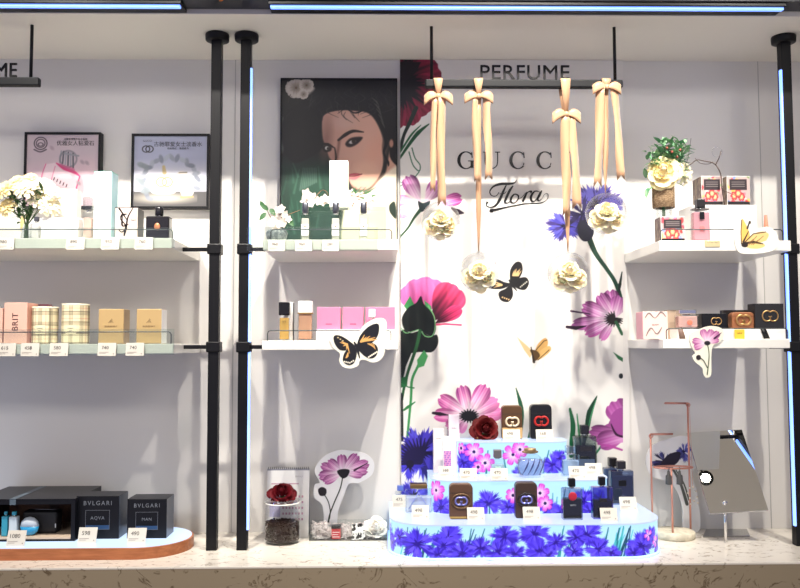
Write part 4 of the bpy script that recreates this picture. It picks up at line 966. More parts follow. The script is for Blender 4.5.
def darkbox(label, px0, px1, pyt, pyb, sub):
    t, a, b, Y, z0, z1 = carton(label, px0, px1, pyt, G, BLKBOX, .085, pyb=pyb, group='black square cartons on the wood-edged platform', side=mat('carton_side', (70, 78, 92), .3))
    W = b-a; H = z1-z0; Yt = Y-.0006; fm = mat('slate_print', (112, 116, 124), .4)
    text('BVLGARI', H*.10, (a+b)/2, Yt, z1-H*.17, fm, t, space=1.35, sx=.95)
    x0, x1_, q0, q1 = a+W*.22, b-W*.22, z0+H*.22, z1-H*.33; m = MB(); e = .0007
    for bx in ((x0, x1_, q0, q0+e), (x0, x1_, q1-e, q1), (x0, x0+e, q0, q1), (x1_-e, x1_, q0, q1)): m.box(bx[0], bx[1], Yt, Yt+.0006, bx[2], bx[3])
    m.build('window_frame', fm, t); m = MB(); m.box(x0+e, x1_-e, Yt+.0003, Yt+.0006, q0+e, q0+(q1-q0)*.22); m.build('window_strip', mat('blue_foil', (58, 88, 128), .3, .5), t)
    text(sub, H*.075, (a+b)/2, Yt, (q0+q1)/2+H*.04, fm, t, space=1.2)
darkbox('larger black carton in front of the left bay wall, beside the open gift set', 76, 119, 496, 539, 'AQVA')
darkbox('smaller black carton nearest the rounded end of the wood-edged platform', 127, 166.5, 499, 538.5, 'MAN')
GP = 'price cards on the wood-edged platform'
for px, py0, py1, n, lb in ((15, 532, 546, '1080', 'leaning white price card in front of the open gift set'), (86.5, 529, 543, '598', 'leaning white price card in front of the larger black carton'), (136, 529.5, 543, '490', 'leaning white price card in front of the smaller black carton')):
    q = PZ(px, py1, G); card(px, py0, py1, 18, n, q.y, G, lb, GP)

# ---- left bay, lower shelf
z = SH['ML']; Yb = YS+.03
def prd(label, *a, **k): return carton(label, *a, **k)
PINKC = mat('salmon_carton', (222, 178, 160), .4); GOLDC = mat('gold_carton', (192, 162, 112), .35, .15)
prd('salmon pink carton cut off by the left edge, on the lower left shelf', -20, 2.5, 308, z, PINKC, .05, Y=Yb)
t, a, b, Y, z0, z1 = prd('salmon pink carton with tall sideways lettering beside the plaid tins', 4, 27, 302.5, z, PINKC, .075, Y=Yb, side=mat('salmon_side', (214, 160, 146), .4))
text('BRIT', .017, (a+b)/2, Y-.0004, (z0+z1)/2+.004, mat('maroon_print', (70, 38, 40), .5), t, rot=PI/2, sx=1, space=1.1)
prd('plum pink carton hidden behind the shorter plaid tin', 30, 48, 304, z, mat('plum_carton', (170, 112, 128), .4), .03, Y=Yb+.085)
PLAID = ink('plaid_print', rough=.4)
def plaid(co_u, co_v, base=(234, 222, 186)):
    c = np.zeros(co_u.shape+(3,))+np.array(base, float)
    for (cu, wd, col, a_) in ((.5, .18, (150, 132, 96), .55),):
        pass
    def band(x, per, w, off=0): return (np.abs(((x-off)/per+.5) % 1-.5)*per < w/2).astype(float)
    for x in (co_u, co_v):
        for off in (-.0040, 0, .0040): c = c*(1-.42*band(x, .030, .0026, off)[..., None]*(1-np.array([60, 52, 40])/255))
        c = c*(1-.25*band(x, .030, .0012, .015)[..., None]*np.array([.2, .8, .8]))
    return c
def tin(label, px0, px1, pyt, Y):
    a, b, _, zt = where(px0, px1, pyt, z, Y+.035); R = (b-a)/2; cx = (a+b)/2; cy = Y+R
    t = thing('plaid_tin', label, 'tin', (cx, cy, z), 'plaid round tins on the lower left shelf')
    m = MB(); b_ = bmesh.new(); nu, nv = 120, 60
    rows = [[Vector((cx+R*math.cos(2*PI*i/nu), cy+R*math.sin(2*PI*i/nu), z+.001+(zt-z-.005)*j/nv)) for i in range(nu+1)] for j in range(nv+1)]; m.sheet(rows)
    m.build('printed_body', PLAID, t, vc=lambda co: plaid(np.arctan2(co[:, 1]-cy, co[:, 0]-cx)*R+PI/2*R, co[:, 2]-z))
    m = MB(); m.cyl(cx, cy, z, zt-.003, R-.0006); m.build('core', CARD, t)
    m = MB(); m.cyl(cx, cy, zt-.006, zt, R+.0005, bev=.001); m.build('lid', mat('cream_lid', (240, 232, 206), .4), t)
    m = MB(); rows = [[Vector((cx+(R+.0005)*math.sin(s*.4), cy-(R+.0005)*math.cos(s*.4), zz)) for s in (-1, -.5, 0, .5, 1)] for zz in (z+.03, z+.055)]; m.sheet(rows); m.build('front_label', mat('cream_label', (240, 228, 190), .5), t)
    text('BURBERRY', .0028, cx, cy-R-.0009, z+.046, WPRT, t); text('BRIT', .003, cx, cy-R-.0009, z+.039, WPRT, t)
tin('shorter cream plaid tin beside the salmon carton', 32.5, 57.5, 307, Yb); tin('taller cream plaid tin between the shorter tin and the gold cartons', 62, 88.5, 304, Yb)
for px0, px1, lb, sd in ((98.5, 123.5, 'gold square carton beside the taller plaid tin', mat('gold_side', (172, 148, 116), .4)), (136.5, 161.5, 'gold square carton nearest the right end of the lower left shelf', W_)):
    t, a, b, Y, z0, z1 = prd(lb, px0, px1, 309, z, GOLDC, .058, Y=Yb, group='gold cartons on the lower left shelf', side=sd); bp = mat('brown_print', (92, 66, 34), .5)
    text('BURBERRY', .0046, (a+b)/2, Y-.0004, z0+(z1-z0)*.5, bp, t, sx=1.05, space=1.15)
    m = MB(); cx = (a+b)/2; zz = z0+(z1-z0)*.66; m.tube([(cx-.007, Y, zz-.006), (cx-.001, Y-.0004, zz+.001), (cx+.005, Y, zz+.003)], .0006); m.tube([(cx-.002, Y, zz-.004), (cx+.004, Y, zz-.002), (cx+.006, Y, zz-.006)], .0007); m.tube([(cx, Y, zz+.001), (cx+.001, Y, zz+.007)], .0005); m.build('rider_mark', bp, t)
GQ = 'price cards clipped to the lower left shelf edge'
for px, n, lb in ((6, '615', 'below the salmon carton with sideways lettering'), (29.5, '458', 'below the shorter plaid tin'), (58.5, '580', 'below the taller plaid tin'), (106.5, '740', 'below the gold carton beside the plaid tin'), (134.5, '740', 'below the rightmost gold carton')):
    zc_ = Z_(356, YS-.009, 90); card(px, 343, 356, 18, n, YS-.0095, zc_, 'white price card on the shelf edge '+lb, GQ, lean=.12)

# ---- left bay, upper shelf
z = SH['UL']; Yb = YS+.03
tealT = mat('teal_top', (90, 214, 180), .4); pale = mat('pale_carton', (244, 242, 234), .4)
t, a, b, Y, z0, z1 = prd('pale ivory carton standing behind the low box on the upper left shelf', 55, 76.5, 189, z, pale, .04, Y=Yb+.075)
text("PARFUM", .004, (a+b)/2, Y-.0004, z1-.03, WPRT, t)
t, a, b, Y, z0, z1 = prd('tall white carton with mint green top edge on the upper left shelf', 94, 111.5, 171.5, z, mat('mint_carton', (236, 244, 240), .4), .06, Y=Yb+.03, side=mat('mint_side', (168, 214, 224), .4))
m = MB(); m.box(a, b, Y-.0003, Y+.06, z1-.0003, z1+.001); m.build('mint_lid', tealT, t)
t, a, b, Y, z0, z1 = prd('low white box with rounded cream face on the upper left shelf', 40.5, 78, 217.5, z, W_, .04, Y=Yb+.015, bev=.003)
m = MB(); e = .0006
for bx in ((a+.006, b-.006, z0+.008, z0+.009), (a+.006, b-.006, z1-.009, z1-.008)): m.box(bx[0], bx[1], Y-.0004, Y+.0004, bx[2], bx[3])
m.build('printed_lines', WPRT, t)
bottle('small clear bottle with a silver stopper, left of the tall mint carton', 82, 92, 197, z, Y=Yb+.02, dep=.028, liquid=('blush', (244, 214, 200), .6), cap=(.95, .3, clear('stopper_clear', (232, 236, 236), .6, base=.1)), plate=None)
t, a, b, Y, z0, z1 = bottle('short white bottle with dark cap beside the bouquet on the upper left shelf', 30, 39, 216, z, Y=Yb+.005, dep=.028, liquid=('milk', (240, 236, 230), .3), cap=(.5, .2, GREYCAP))
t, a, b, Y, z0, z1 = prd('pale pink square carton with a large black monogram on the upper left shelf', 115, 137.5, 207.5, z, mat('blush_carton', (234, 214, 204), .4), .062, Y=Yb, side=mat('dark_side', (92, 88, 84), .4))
m = MB(); MK = mat('monogram_black', (34, 24, 22), .3)
for pts, ws in (([(119, 208), (123, 214), (127, 220)], [1.8, 1.4, .8]), ([(133, 208), (128, 217), (126, 228), (124, 236)], [.5, 1.5, 2.2, 1.2]), ([(127, 214), (122, 215), (120.5, 219), (124, 223), (126, 228), (122, 232), (119, 230)], [.8, 1.8, 1, 1.2, 1.8, 1, .8]), ([(122.5, 212), (122, 224), (124, 226), (129, 224)], [.8, 1.8, 1.2, .6])): strokemesh(m, pts, ws, Y-.0003, .0006, 5)
m.build('monogram', MK, t); text('PARIS', .0045, b-.012, Y-.0006, z0+(z1-z0)*.6, MK, t)
m = MB(); m.tube([(a, Y-.0003, z1), (b, Y-.0003, z1)], .0008, 6); m.tube([(a, Y-.0003, z0), (a, Y-.0003, z1)], .0006, 6); m.build('dark_edging', MK, t)
t, a, b, Y, z0, z1 = bottle('dark faceted bottle with round black stopper beside the monogrammed carton', 145.5, 169, 206.5, z, Y=Yb+.012, dep=.04, cap=(.36, .25, mat('stopper_black', (28, 27, 32), .2), 'cyl'), solid=mat('smoky_black', (30, 28, 32), .12, coat=.4), neck=True, bev=.005)
m = MB(); m.ball(((a+b)/2, Y-.0005, z0+(z1-z0)*.55), .009, 16, 10, (1, .2, 1.2)); m.build('copper_badge', mat('copper', (214, 140, 100), .35, .7), t)
# bouquet in a small vase
def strip_flower(mb, c, r, n, cnt, seed, layers=3, cup=.5):
    rr = random.Random(seed); n = Vector(n).normalized(); a = n.orthogonal().normalized(); b = n.cross(a); c = Vector(c)
    for k in range(layers):
        for i in range(cnt):
            ph = 2*PI*(i+.5*k)/cnt+rr.uniform(-.12, .12); L = r*(1-.22*k)*rr.uniform(.85, 1.05); d = a*math.cos(ph)+b*math.sin(ph); s = n.cross(d); w = L*.12; rows = []
            for j in range(5):
                u = j/4; ww = w*(.35+math.sin(min(1, u*1.15)*PI*.8)); h = cup*(.15+.35*k)*L*u-.25*L*u**3*(1.2-k*.4)
                p = c+d*(L*u)+n*h; rows.append([p-s*ww, p-n*ww*.35, p+s*ww])
            mb.sheet(rows)
    mb.ball(c+n*r*.05, r*.16, 10, 8)
def leaf(mb, p, d, L, w, up=(0, 0, 1), curl=.3):
    d = Vector(d).normalized(); u0 = Vector(up); s = d.cross(u0).normalized(); u0 = s.cross(d); rows = []
    for j in range(7):
        u = j/6; ww = w*math.sin(PI*min(1, .06+u*.94))**.8*(1-.3*u); q = Vector(p)+d*(L*u)-u0*(curl*L*u*u); rows.append([q-s*ww+u0*ww*.25, q, q+s*ww+u0*ww*.25])
    mb.sheet(rows)
CHRYS = mat('chrysanthemum_petal', (250, 240, 206), .6); CHRYS2 = mat('chrysanthemum_cream', (246, 226, 168), .6)
vx, vy = X_(22, Yb+.03), Yb+.04
t = thing('flower_bouquet', 'bouquet of cream chrysanthemums in a clear vase on the upper left shelf', 'flowers', (vx, vy, z))
m = MB(); m.lathe(vx, vy, [(0, z), (.017, z), (.018, z+.002), (.013, z+.03), (.018, z+.052), (.0165, z+.052), (.0115, z+.03), (.015, z+.004), (0, z+.004)], 28); m.build('vase', CLEAR, t)
m = MB(); rr = random.Random(3)
for i in range(16):
    a_ = rr.uniform(0, 2*PI); R = rr.uniform(.01, .055); zt = Z_(rr.uniform(198, 212), vy, 22); m.tube([(vx+.006*math.cos(a_), vy+.006*math.sin(a_), z+.006), (vx+.004*math.cos(a_), vy+.004*math.sin(a_), z+.05), (vx+R*math.cos(a_), vy+R*math.sin(a_)*.6, zt)], .0013, 6)
m.build('stems', mat('stem_green', (70, 104, 60), .5), t)
m = MB()
for i in range(200):
    px = rr.uniform(6, 42); py = rr.uniform(188, 222); 
    if abs(px-23) > (228-py)*.6: continue
    q = P(px, py, vy+rr.uniform(-.03, .02)); leaf(m, q, (rr.uniform(-1, 1), rr.uniform(-.8, .4), rr.uniform(-.2, 1)), rr.uniform(.018, .032), .006)
m.build('foliage', mat('bouquet_green', (58, 92, 50), .55), t)
for i, (px, py, r, mm) in enumerate(((4, 188, 13, CHRYS2), (-8, 200, 13, CHRYS), (16, 180, 9, CHRYS2), (26, 187, 13, CHRYS), (44, 184, 11, CHRYS), (40, 196, 13, CHRYS), (50, 205, 12, CHRYS), (6, 206, 12, CHRYS2), (30, 177, 8, CHRYS2), (54, 192, 10, CHRYS))):
    q = P(px, py, vy-.025+.01*(i % 3)); m = MB(); strip_flower(m, q, r*vy/F, ((px-24)/40, -1, .5+(200-py)/60), 16, i, 3); m.build('blossom', mm, t)
m = MB(); q = P(20, 224, vy-.03); leaf(m, P(22, 216, vy-.022), (.1, -.1, -1), .045, .006); leaf(m, P(27, 214, vy-.02), (-.5, -.2, -1), .03, .004); m.build('wrapping', mat('straw_wrap', (222, 196, 140), .6), t)
GQ = 'price cards clipped to the upper left shelf edge'
for px, n, lb in ((4.5, '980', 'below the bouquet, at the left picture edge'), (75, '890', 'below the low white box and stoppered bottle'), (110, '950', 'below the tall mint-topped carton'), (143.5, '760', 'below the gap between monogrammed carton and dark bottle')):
    card(px, 236, 248.5, 18, n, YS-.0095, Z_(249.5, YS-.009, 90), 'white price card on the shelf edge '+lb, GQ, lean=.12)
# ================================================================== middle bay, upper shelf
z = SH['UM']; Yb = YS+.035
ra, rb, Yr, zr = where(300, 386, 207, z, Yb+.055)
def riser(label, px0, px1, pyt, zb, Y, dep, mt, cat='riser'):
    a, b, Y, zt = where(px0, px1, pyt, zb, Y)
    t = thing('display_block', label, cat, ((a+b)/2, Y+dep/2, zb)); m = MB(); m.box(a, b, Y, Y+dep, zb, zt, .0012); m.build('block', mt, t)
    return zt
zr = riser('clear acrylic riser on the upper middle shelf, under the tall white carton', 304, 386, 206.5, z, Yb+.05, .09, clear('acrylic_block', (238, 243, 240), .5, base=.07))
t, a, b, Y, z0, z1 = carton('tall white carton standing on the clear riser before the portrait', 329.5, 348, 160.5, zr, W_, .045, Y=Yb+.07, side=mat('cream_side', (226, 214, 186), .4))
for i, (p0, p1, lb) in enumerate(((300.5, 309.5, 'slim clear bottle with grey cap beside the potted branch'), (331, 340, 'slim clear bottle with grey cap below the tall white carton'), (359, 368, 'slim clear bottle with grey cap at the right of the upper middle shelf'))):
    t, a, b, Y, z0, z1 = bottle(lb, p0, p1, 202, z, Y=Yb, dep=.024, liquid=('cologne', (244, 240, 226), .5), fill=.85, cap=(.72, .27, GREYCAP, 'cyl'), group='slim grey-capped bottles on the upper middle shelf', plate=(.8, .2, .62, W_), bev=.003)
    m = MB(); m.box((a+b)/2-.0025, (a+b)/2+.0025, Y-.0009, Y-.0004, z0+(z1-z0)*.5, z0+(z1-z0)*.56); m.build('label_mark', mat('olive_mark', (110, 104, 70), .5), t)
WOOD = mat('twig_brown', (122, 92, 66), .7); BLOSSOM = mat('blossom_white', (250, 238, 226), .6)
def branch(label, zb, pts, flowers, leaves, Y, pot=None, mm=BLOSSOM, r=.0016, lg=GREEN, name='blossom_branch', base=None):
    q0 = P(*pts[0][0], Y) if pts else None
    t = thing(name, label, 'plant', (q0.x, Y, zb))
    if pot: pot(t, q0.x)
    m = MB()
    for k, ln in enumerate(pts):
        sp = spline([(x, y) for x, y in ln], 4); qq = [P(x, y, Y+.006*math.sin(i*.8+k)) for i, (x, y) in enumerate(sp)]
        m.tube(qq, [r*(1-.6*i/len(qq)) for i in range(len(qq))], 6)
    m.build('twig', WOOD, t)
    m = MB(); rr = random.Random(int(pts[0][0][0]))
    for i, (px, py, rad) in enumerate(flowers):
        q = P(px, py, Y-.012+rr.uniform(-.01, .006)); n = Vector((rr.uniform(-.6, .6), -1, rr.uniform(-.2, .7))).normalized(); a_ = n.orthogonal().normalized(); b_ = n.cross(a_); R = rad*Y/F
        for j in range(5):
            ph = 2*PI*j/5+i; d = a_*math.cos(ph)+b_*math.sin(ph); s = n.cross(d); rows = []
            for k in range(5):
                u = k/4; ww = R*.42*math.sin(PI*min(1, .12+u*.86)); p = q+d*R*u+n*(R*.35*u*u); rows.append([p-s*ww+n*ww*.2, p, p+s*ww+n*ww*.2])
            m.sheet(rows)
        m.ball(q, R*.16, 8, 6)
    m.build('blossoms', mm, t)
    if leaves:
        m = MB()
        for (px, py, dx, dz, L, w_) in leaves: leaf(m, P(px, py, Y-.006), (dx, -.3, dz), L*Y/F, w_*Y/F, up=(0, -1, .3), curl=.15)
        m.build('leaves', lg, t)
    return t
def pot(t, x):
    px_ = X_(276, Yb+.03); m = MB(); m.lathe(px_, Yb+.035, [(0, z), (.02, z), (.03, z+.012), (.033, z+.028), (.028, z+.036), (.025, z+.036), (.027, z+.026), (.0, z+.012)], 24); m.build('pot', noise_mat('speckled_pot', (140, 148, 148), (92, 100, 102), 120, .5), t)
branch('potted branch of white blossom with green leaves at the shelf end below the portrait', z, [[(276, 238), (277, 225), (280, 212), (277, 206)], [(279, 218), (290, 214), (300, 210)], [(278, 226), (270, 216), (266, 208), (262, 206)]], [(281, 210, 6), (276, 217, 6), (285, 215, 5), (280, 222, 6), (273, 223, 5), (284, 224, 5), (288, 219, 4), (277, 229, 5)], [(268, 210, -.8, .6, 10, 3), (266, 213, -.8, -.9, 10, 3), (270, 209, .7, -.8, 9, 3), (288, 220, .6, -.6, 9, 3), (264, 208, -.4, .8, 8, 2.6)], Yb+.03, pot)
branch('curled sprig of white blossom lying on the clear riser beside the tall white carton', zr, [[(303, 206.5), (312, 202), (318, 194), (323, 190), (328, 194), (325, 200)]], [(306, 194, 6), (312, 198, 6), (305, 201, 5), (318, 201, 5), (325, 199, 5), (311, 204, 4.5), (322, 203, 4.5), (328, 200, 4)], [], Yb+.062)
branch('dry sprig with white blossom on the clear riser, right of the tall white carton', zr, [[(352, 206.5), (358, 196), (366, 194), (374, 198)], [(358, 199), (366, 202), (374, 206)], [(360, 195), (370, 190)]], [(355, 199, 4.5), (362, 203, 4.5), (369, 198, 4.5), (373, 203, 4)], [(364, 194, .8, .3, 8, 1.4), (356, 194, -.4, .8, 7, 1.3), (370, 197, .9, .3, 7, 1.3), (360, 198, .9, -.1, 8, 1.2)], Yb+.062)
for px, n, lb in ((276.5, '960', 'below the potted blossom branch'), (303.5, '960', 'below the first slim bottle from the left'), (330.5, '1280', 'below the second slim bottle, under the tall carton')):
    card(px, 239.5, 250.5, 17, n, YS-.0095, Z_(251, YS-.009, px), 'white price card on the shelf edge '+lb, 'price cards on the upper middle shelf edge', lean=.12)

# ---- middle bay, lower shelf
z = SH['MM']; Yb = YS+.03
def slabs(label, px0, px1, pyt, Y, zb, dep=.07, mm=W_): return riser(label, px0, px1, pyt, zb, Y, dep, mm)
t, a, b, Y, z0, z1 = bottle('square perfume bottle with amber liquid and big black cap on the lower middle shelf', 278.5, 289.5, 302, z, Y=Yb, dep=.026, liquid=('gold', (226, 186, 104), .45), fill=.9, cap=(1, .34, mat('cap_black', (22, 21, 22), .2)), neck=False, bev=.003)
text('N°5', .005, (a+b)/2, Y-.0006, z0+(z1-z0)*.74, DARK, t)
carton('narrow black-edged white carton behind the black-capped bottle', 284, 293, 302, z, W_, .03, Y=Yb+.035, side=BLKBOX)
t, a, b, Y, z0, z1 = bottle('tall perfume bottle with rose-beige liquid and white cap on the lower middle shelf', 297.5, 312.5, 301, z, Y=Yb, dep=.03, liquid=('rosebeige', (224, 176, 142), .4), fill=.95, cap=(.95, .3, WC), neck=False, bev=.003)
m = MB(); m.box(a-.0002, b+.0002, Y-.0003, Y+.03, z1-.003, z1); m.build('gold_collar', GOLD, t)
zz = slabs('long low white block carrying the pink cartons on the lower middle shelf', 316, 396, 329.5, Yb+.005, z, .09)
PINK = mat('rose_pink_carton', (212, 124, 156), .35)
for i, (p0, p1, lb) in enumerate(((317, 340.5, 'square pink carton nearest the white-capped bottle'), (342.5, 363.5, 'square pink carton in the middle of the pink row'), (365.5, 395, 'square pink carton at the right end of the pink row'))):
    t, a, b, Y, z0, z1 = carton(lb, p0, p1, 307, zz, PINK, .05, Y=Yb+.02, group='pink cartons on the lower middle shelf'); m = MB(); m.box((a+b)/2-.009, (a+b)/2+.009, Y-.0005, Y, z0+(z1-z0)*.22, z0+(z1-z0)*.27); m.build('title_line', mat('pink_print', (176, 80, 116), .4), t)
bottle('small round pink perfume bottle with frosted cap behind the butterfly cutout', 364, 380, 309, z, Y=Yb-.022, dep=.022, liquid=('pinkish', (240, 176, 170), .4), fill=.8, cap=(.42, .26, WC), shape='round')

# ---- die-cut cutouts
def cutout(label, outline, draw, Y, name, cat, step=.35, th=.004, n=6, stand=None, edge=(236, 232, 214), ink_m=INK):
    pts = spline(outline, n, True); xs = [p[0] for p in outline]; ys = [p[1] for p in outline]
    q = [P(x, y, Y) for x, y in pts]; bx = P((min(xs)+max(xs))/2, max(ys), Y)
    t = thing(name, label, cat, (bx.x, Y, bx.z)); m = MB(); m.prism([(v.x, v.z) for v in q], Y, Y+th, 'y'); m.build('board', mat('cut_board_%d_%d' % (edge[0], edge[2]), edge, .45), t)
    c = Canvas(min(xs), min(ys), max(xs), max(ys), step, bg=edge, alpha=0); draw(c); c.mesh('print', onplane(Y-.0006), ink_m, t, masked=True)
    if stand: m = MB(); stand(m); m.build('back_strut', CARD, t)
    return t
def monarch(c):
    s = lambda x, y: (240+x/5, 290+y/5); D = (26, 26, 30); B = (212, 160, 92)
    c.smooth([s(585, 285), s(600, 230), s(640, 185), s(680, 168), s(696, 180), s(690, 225), s(665, 260), s(620, 285)], D)
    c.smooth([s(588, 285), s(640, 262), s(680, 275), s(690, 305), s(675, 335), s(645, 342), s(610, 320)], D)
    c.smooth([s(578, 285), s(540, 250), s(500, 228), s(470, 230), s(472, 265), s(500, 300), s(545, 300)], D)
    c.smooth([s(578, 290), s(545, 290), s(520, 320), s(515, 355), s(540, 375), s(570, 365), s(584, 320)], D)
    for i in range(8): c.stroke([s(605+i*4, 258-i*1), s(622+i*9, 225+(i % 3)*8+i*2)], [2.2, .6], B)
    for i in range(7): c.stroke([s(535, 272), s(500+i*8, 262+i*9-(i % 2)*14)], [2, .6], B)
    for i in range(4): c.stroke([s(640+i*9, 268), s(668+i*3, 285+i*4)], [1, .5], B); c.stroke([s(540, 315+i*5), s(528+i*2, 340)], [1.2, .5], B)
    for i in range(6): c.ell(*s(684-i*8, 310+i*5), .9, .9, (236, 230, 210)); c.ell(*s(522+i*9, 358+i*2-(i > 3)*(i-3)*7), .8, .8, (236, 230, 210))
    for i in range(3): c.ell(*s(490+i*12, 238+i*8), .8, .6, (226, 200, 150))
    c.stroke([s(572, 262), s(585, 285), s(598, 340)], [1.6, 3.4, 1], D)
def butterfly_outline(pts): return [(240+x/5, 290+y/5) for x, y in pts]
cutout('large black and orange butterfly cutout with cream border on the lower middle shelf edge', butterfly_outline([(445, 235), (465, 215), (500, 212), (545, 232), (585, 255), (600, 200), (640, 160), (690, 140), (728, 150), (732, 200), (715, 260), (724, 310), (700, 350), (660, 362), (625, 348), (600, 352), (590, 378), (550, 392), (510, 380), (496, 350), (500, 318), (465, 285)]), monarch, YS-.0043, 'butterfly_cutout', 'cutout')
def ochre(c):
    s = lambda x, y: (620+x/4.2, 120+y/4.2); O = (238, 200, 132)
    c.smooth([s(515, 520), s(508, 470), s(512, 415), s(530, 440), s(545, 480), s(540, 510)], (240, 190, 100)); c.smooth([s(520, 525), s(560, 480), s(600, 468), s(625, 480), s(615, 505), (765, 241), s(545, 528)], O)
    c.smooth([s(520, 525), s(555, 512), s(600, 518), s(608, 530), s(580, 540), s(545, 538)], (246, 206, 130))
    c.stroke([s(515, 520), s(560, 512), s(600, 520)], [2, 2.6, 1], (70, 50, 36)); c.stroke([s(510, 520), s(508, 470), s(511, 420)], 1, (90, 64, 40)); c.stroke([s(520, 518), s(560, 478), s(612, 470)], 1, (70, 50, 36)); c.stroke([s(518, 512), s(540, 468)], [2, .8], (60, 44, 36))
    c.ell(*s(524, 524), 3.4, 2.6, (40, 32, 30)); c.stroke([s(535, 455), s(545, 425)], [2, 1], (50, 46, 44)); c.ell(*s(545, 430), 1.3, 1.6, (60, 50, 40)); 
    for i in range(4): c.stroke([s(535+i*8, 524), s(560+i*14, 500-(i % 2)*12)], .5, (120, 84, 46))
sR = lambda x, y: (620+x/4.2, 120+y/4.2)
cutout('ochre butterfly cutout with white border on the upper right shelf edge', [sR(*p) for p in ((490, 400), (500, 375), (530, 385), (560, 430), (580, 455), (620, 448), (655, 470), (665, 510), (648, 545), (600, 558), (540, 562), (500, 555), (484, 520), (480, 450))], ochre, YS-.0043, 'butterfly_cutout', 'cutout', edge=(244, 242, 232))
def cosmos_small(c):
    s = lambda x, y: (620+x/4.444, 290+y/4.444)
    c.stroke([s(388, 238), s(396, 290), s(388, 375)], [1, 1, 1.2], (70, 84, 60), n=4); c.stroke([s(388, 345), s(370, 312), s(350, 300)], 1, (50, 60, 46), n=4); c.ell(*s(349, 300), 2.4, 2.6, (38, 30, 34))
    for i, (a, L, W) in enumerate(((170, 15, 7), (200, 14, 7), (108, 15, 7), (70, 15, 7), (42, 17, 7.5), (15, 13, 5))): c.petal(*s(386, 236), a, L, W, (236, 210, 224), (206, 140, 182), (140, 56, 116), seed=i, blur=.6)
    c.ell(*s(388, 236), 3, 2.2, (30, 26, 32)); c.stroke([s(420, 215), s(450, 190)], [2, .6], (60, 26, 56))
sM = lambda x, y: (620+x/4.444, 290+y/4.444)
cutout('small pink cosmos cutout with cream border hanging on the lower right shelf edge', [sM(*p) for p in ((310, 200), (345, 178), (400, 160), (450, 170), (462, 205), (440, 235), (412, 250), (406, 300), (405, 375), (385, 390), (372, 375), (365, 345), (335, 320), (322, 295), (335, 280), (318, 250))], cosmos_small, YS-.0043, 'flower_cutout', 'cutout')
YF_ = 2.60
def cosmos_big(c):
    s = lambda x, y: (220+x*.2688, 430+y*.2688)
    c.stroke([s(458, 165), s(448, 215), s(425, 270), s(408, 315), s(403, 345)], [1.2, 1.1, 1.2, 1.2, 1.6], (44, 52, 42), n=5); c.stroke([s(385, 235), s(402, 265), s(410, 300), s(407, 330)], [1, 1, 1.2], (44, 52, 42), n=5); c.smooth([s(365, 222), s(380, 212), s(396, 222), s(392, 242), s(372, 244)], (34, 26, 32))
    for i, (a, L, W) in enumerate(((160, 24, 9), (188, 25, 11), (205, 22, 9), (140, 20, 10), (95, 19, 10), (52, 24, 11), (22, 28, 11), (5, 25, 9), (-8, 20, 7))): c.petal(*s(458, 160), a, L, W, (242, 224, 234), (206, 138, 186), (132, 50, 118), seed=i, blur=.6, dark=.2)
    c.smooth([s(436, 152), s(460, 145), s(482, 150), s(474, 172), s(458, 180), s(444, 170)], (28, 24, 30)); c.stroke([s(500, 150), s(550, 122)], [2, .6], (40, 18, 40))
sF = lambda x, y: (220+x*.2688, 430+y*.2688)
# counter things: middle
Yc_ = 2.70
cutout('large pink cosmos cutout with white border standing on the counter behind the clear tray', [sF(*p) for p in ((352, 150), (385, 100), (440, 75), (490, 78), (540, 88), (572, 120), (566, 165), (520, 195), (480, 200), (462, 240), (440, 300), (430, 362), (385, 362), (386, 320), (378, 275), (350, 250), (352, 205), (372, 195))], cosmos_big, Yc_, 'flower_cutout', 'cutout', edge=(238, 238, 238), stand=lambda m: m.box(P(329, 500, Yc_).x, P(331, 500, Yc_).x, Yc_+.004, Yc_+.05, ZC, ZC+.03))
# jar of coffee beans with a rose on the lid
q = PZ(280, 546.5, ZC); jr = 17.6*q.y/F; jx, jy = q.x, q.y+jr; s_ = jy/F; zt = Z_(502, jy-.02, 280)
t = thing('coffee_bean_jar', 'glass jar half filled with coffee beans, red rose on its lid', 'jar', (jx, jy, ZC))
m = MB(); m.lathe(jx, jy, [(0, ZC), (jr-.004, ZC), (jr, ZC+.004), (jr, zt-.022), (jr-.004, zt-.012), (jr-.005, zt-.004), (jr-.0075, zt-.004), (jr-.0065, zt-.013), (jr-.0025, zt-.023), (jr-.0025, ZC+.006), (0, ZC+.004)], 40); m.build('glass_body', clear('jar_glass', (252, 252, 252), .2, base=0), t)
m = MB(); m.lathe(jx, jy, [(0, zt-.004), (jr-.002, zt-.004), (jr-.001, zt-.002), (jr-.001, zt+.002), (jr-.004, zt+.005), (0, zt+.006)], 40); m.build('lid', clear('jar_lid', (240, 240, 240), .5, base=.3), t)
m = MB(); m.lathe(jx, jy, [(jr-.004, zt-.006), (jr+.0005, zt-.006), (jr+.0005, zt-.003), (jr-.004, zt-.003)], 40); m.build('lid_ring', mat('pale_ring', (226, 222, 214), .4), t)
zbn = Z_(521, jy, 280); m = MB(); m.cyl(jx, jy, ZC+.0062, zbn-.004, jr-.008); rr = random.Random(2)
for i in range(420):
    a_ = rr.uniform(0, 2*PI)
    if i < 300: R = jr-.0055; zz = rr.uniform(ZC+.009, zbn)
    else: R = (jr-.006)*math.sqrt(rr.random()); zz = zbn-.002
    m.ball((jx+R*math.cos(a_), jy+R*math.sin(a_), zz), .0042, 7, 5, (1, .62, .7), Matrix.Rotation(rr.uniform(0, 3), 3, 'Z') @ Matrix.Rotation(rr.uniform(0, 3), 3, 'X'))
tag(m.build('coffee_beans', mat('roast_brown', (44, 28, 22), .6, spec=.15), t), kind='stuff')
RED = mat('rose_red', (92, 9, 20), .6, spec=.2); DRED = mat('rose_dark', (98, 22, 24), .55, spec=.25)
t = thing('red_rose', 'bright red silk rose resting on the lid of the coffee bean jar', 'flower', (jx, jy, zt+.006))
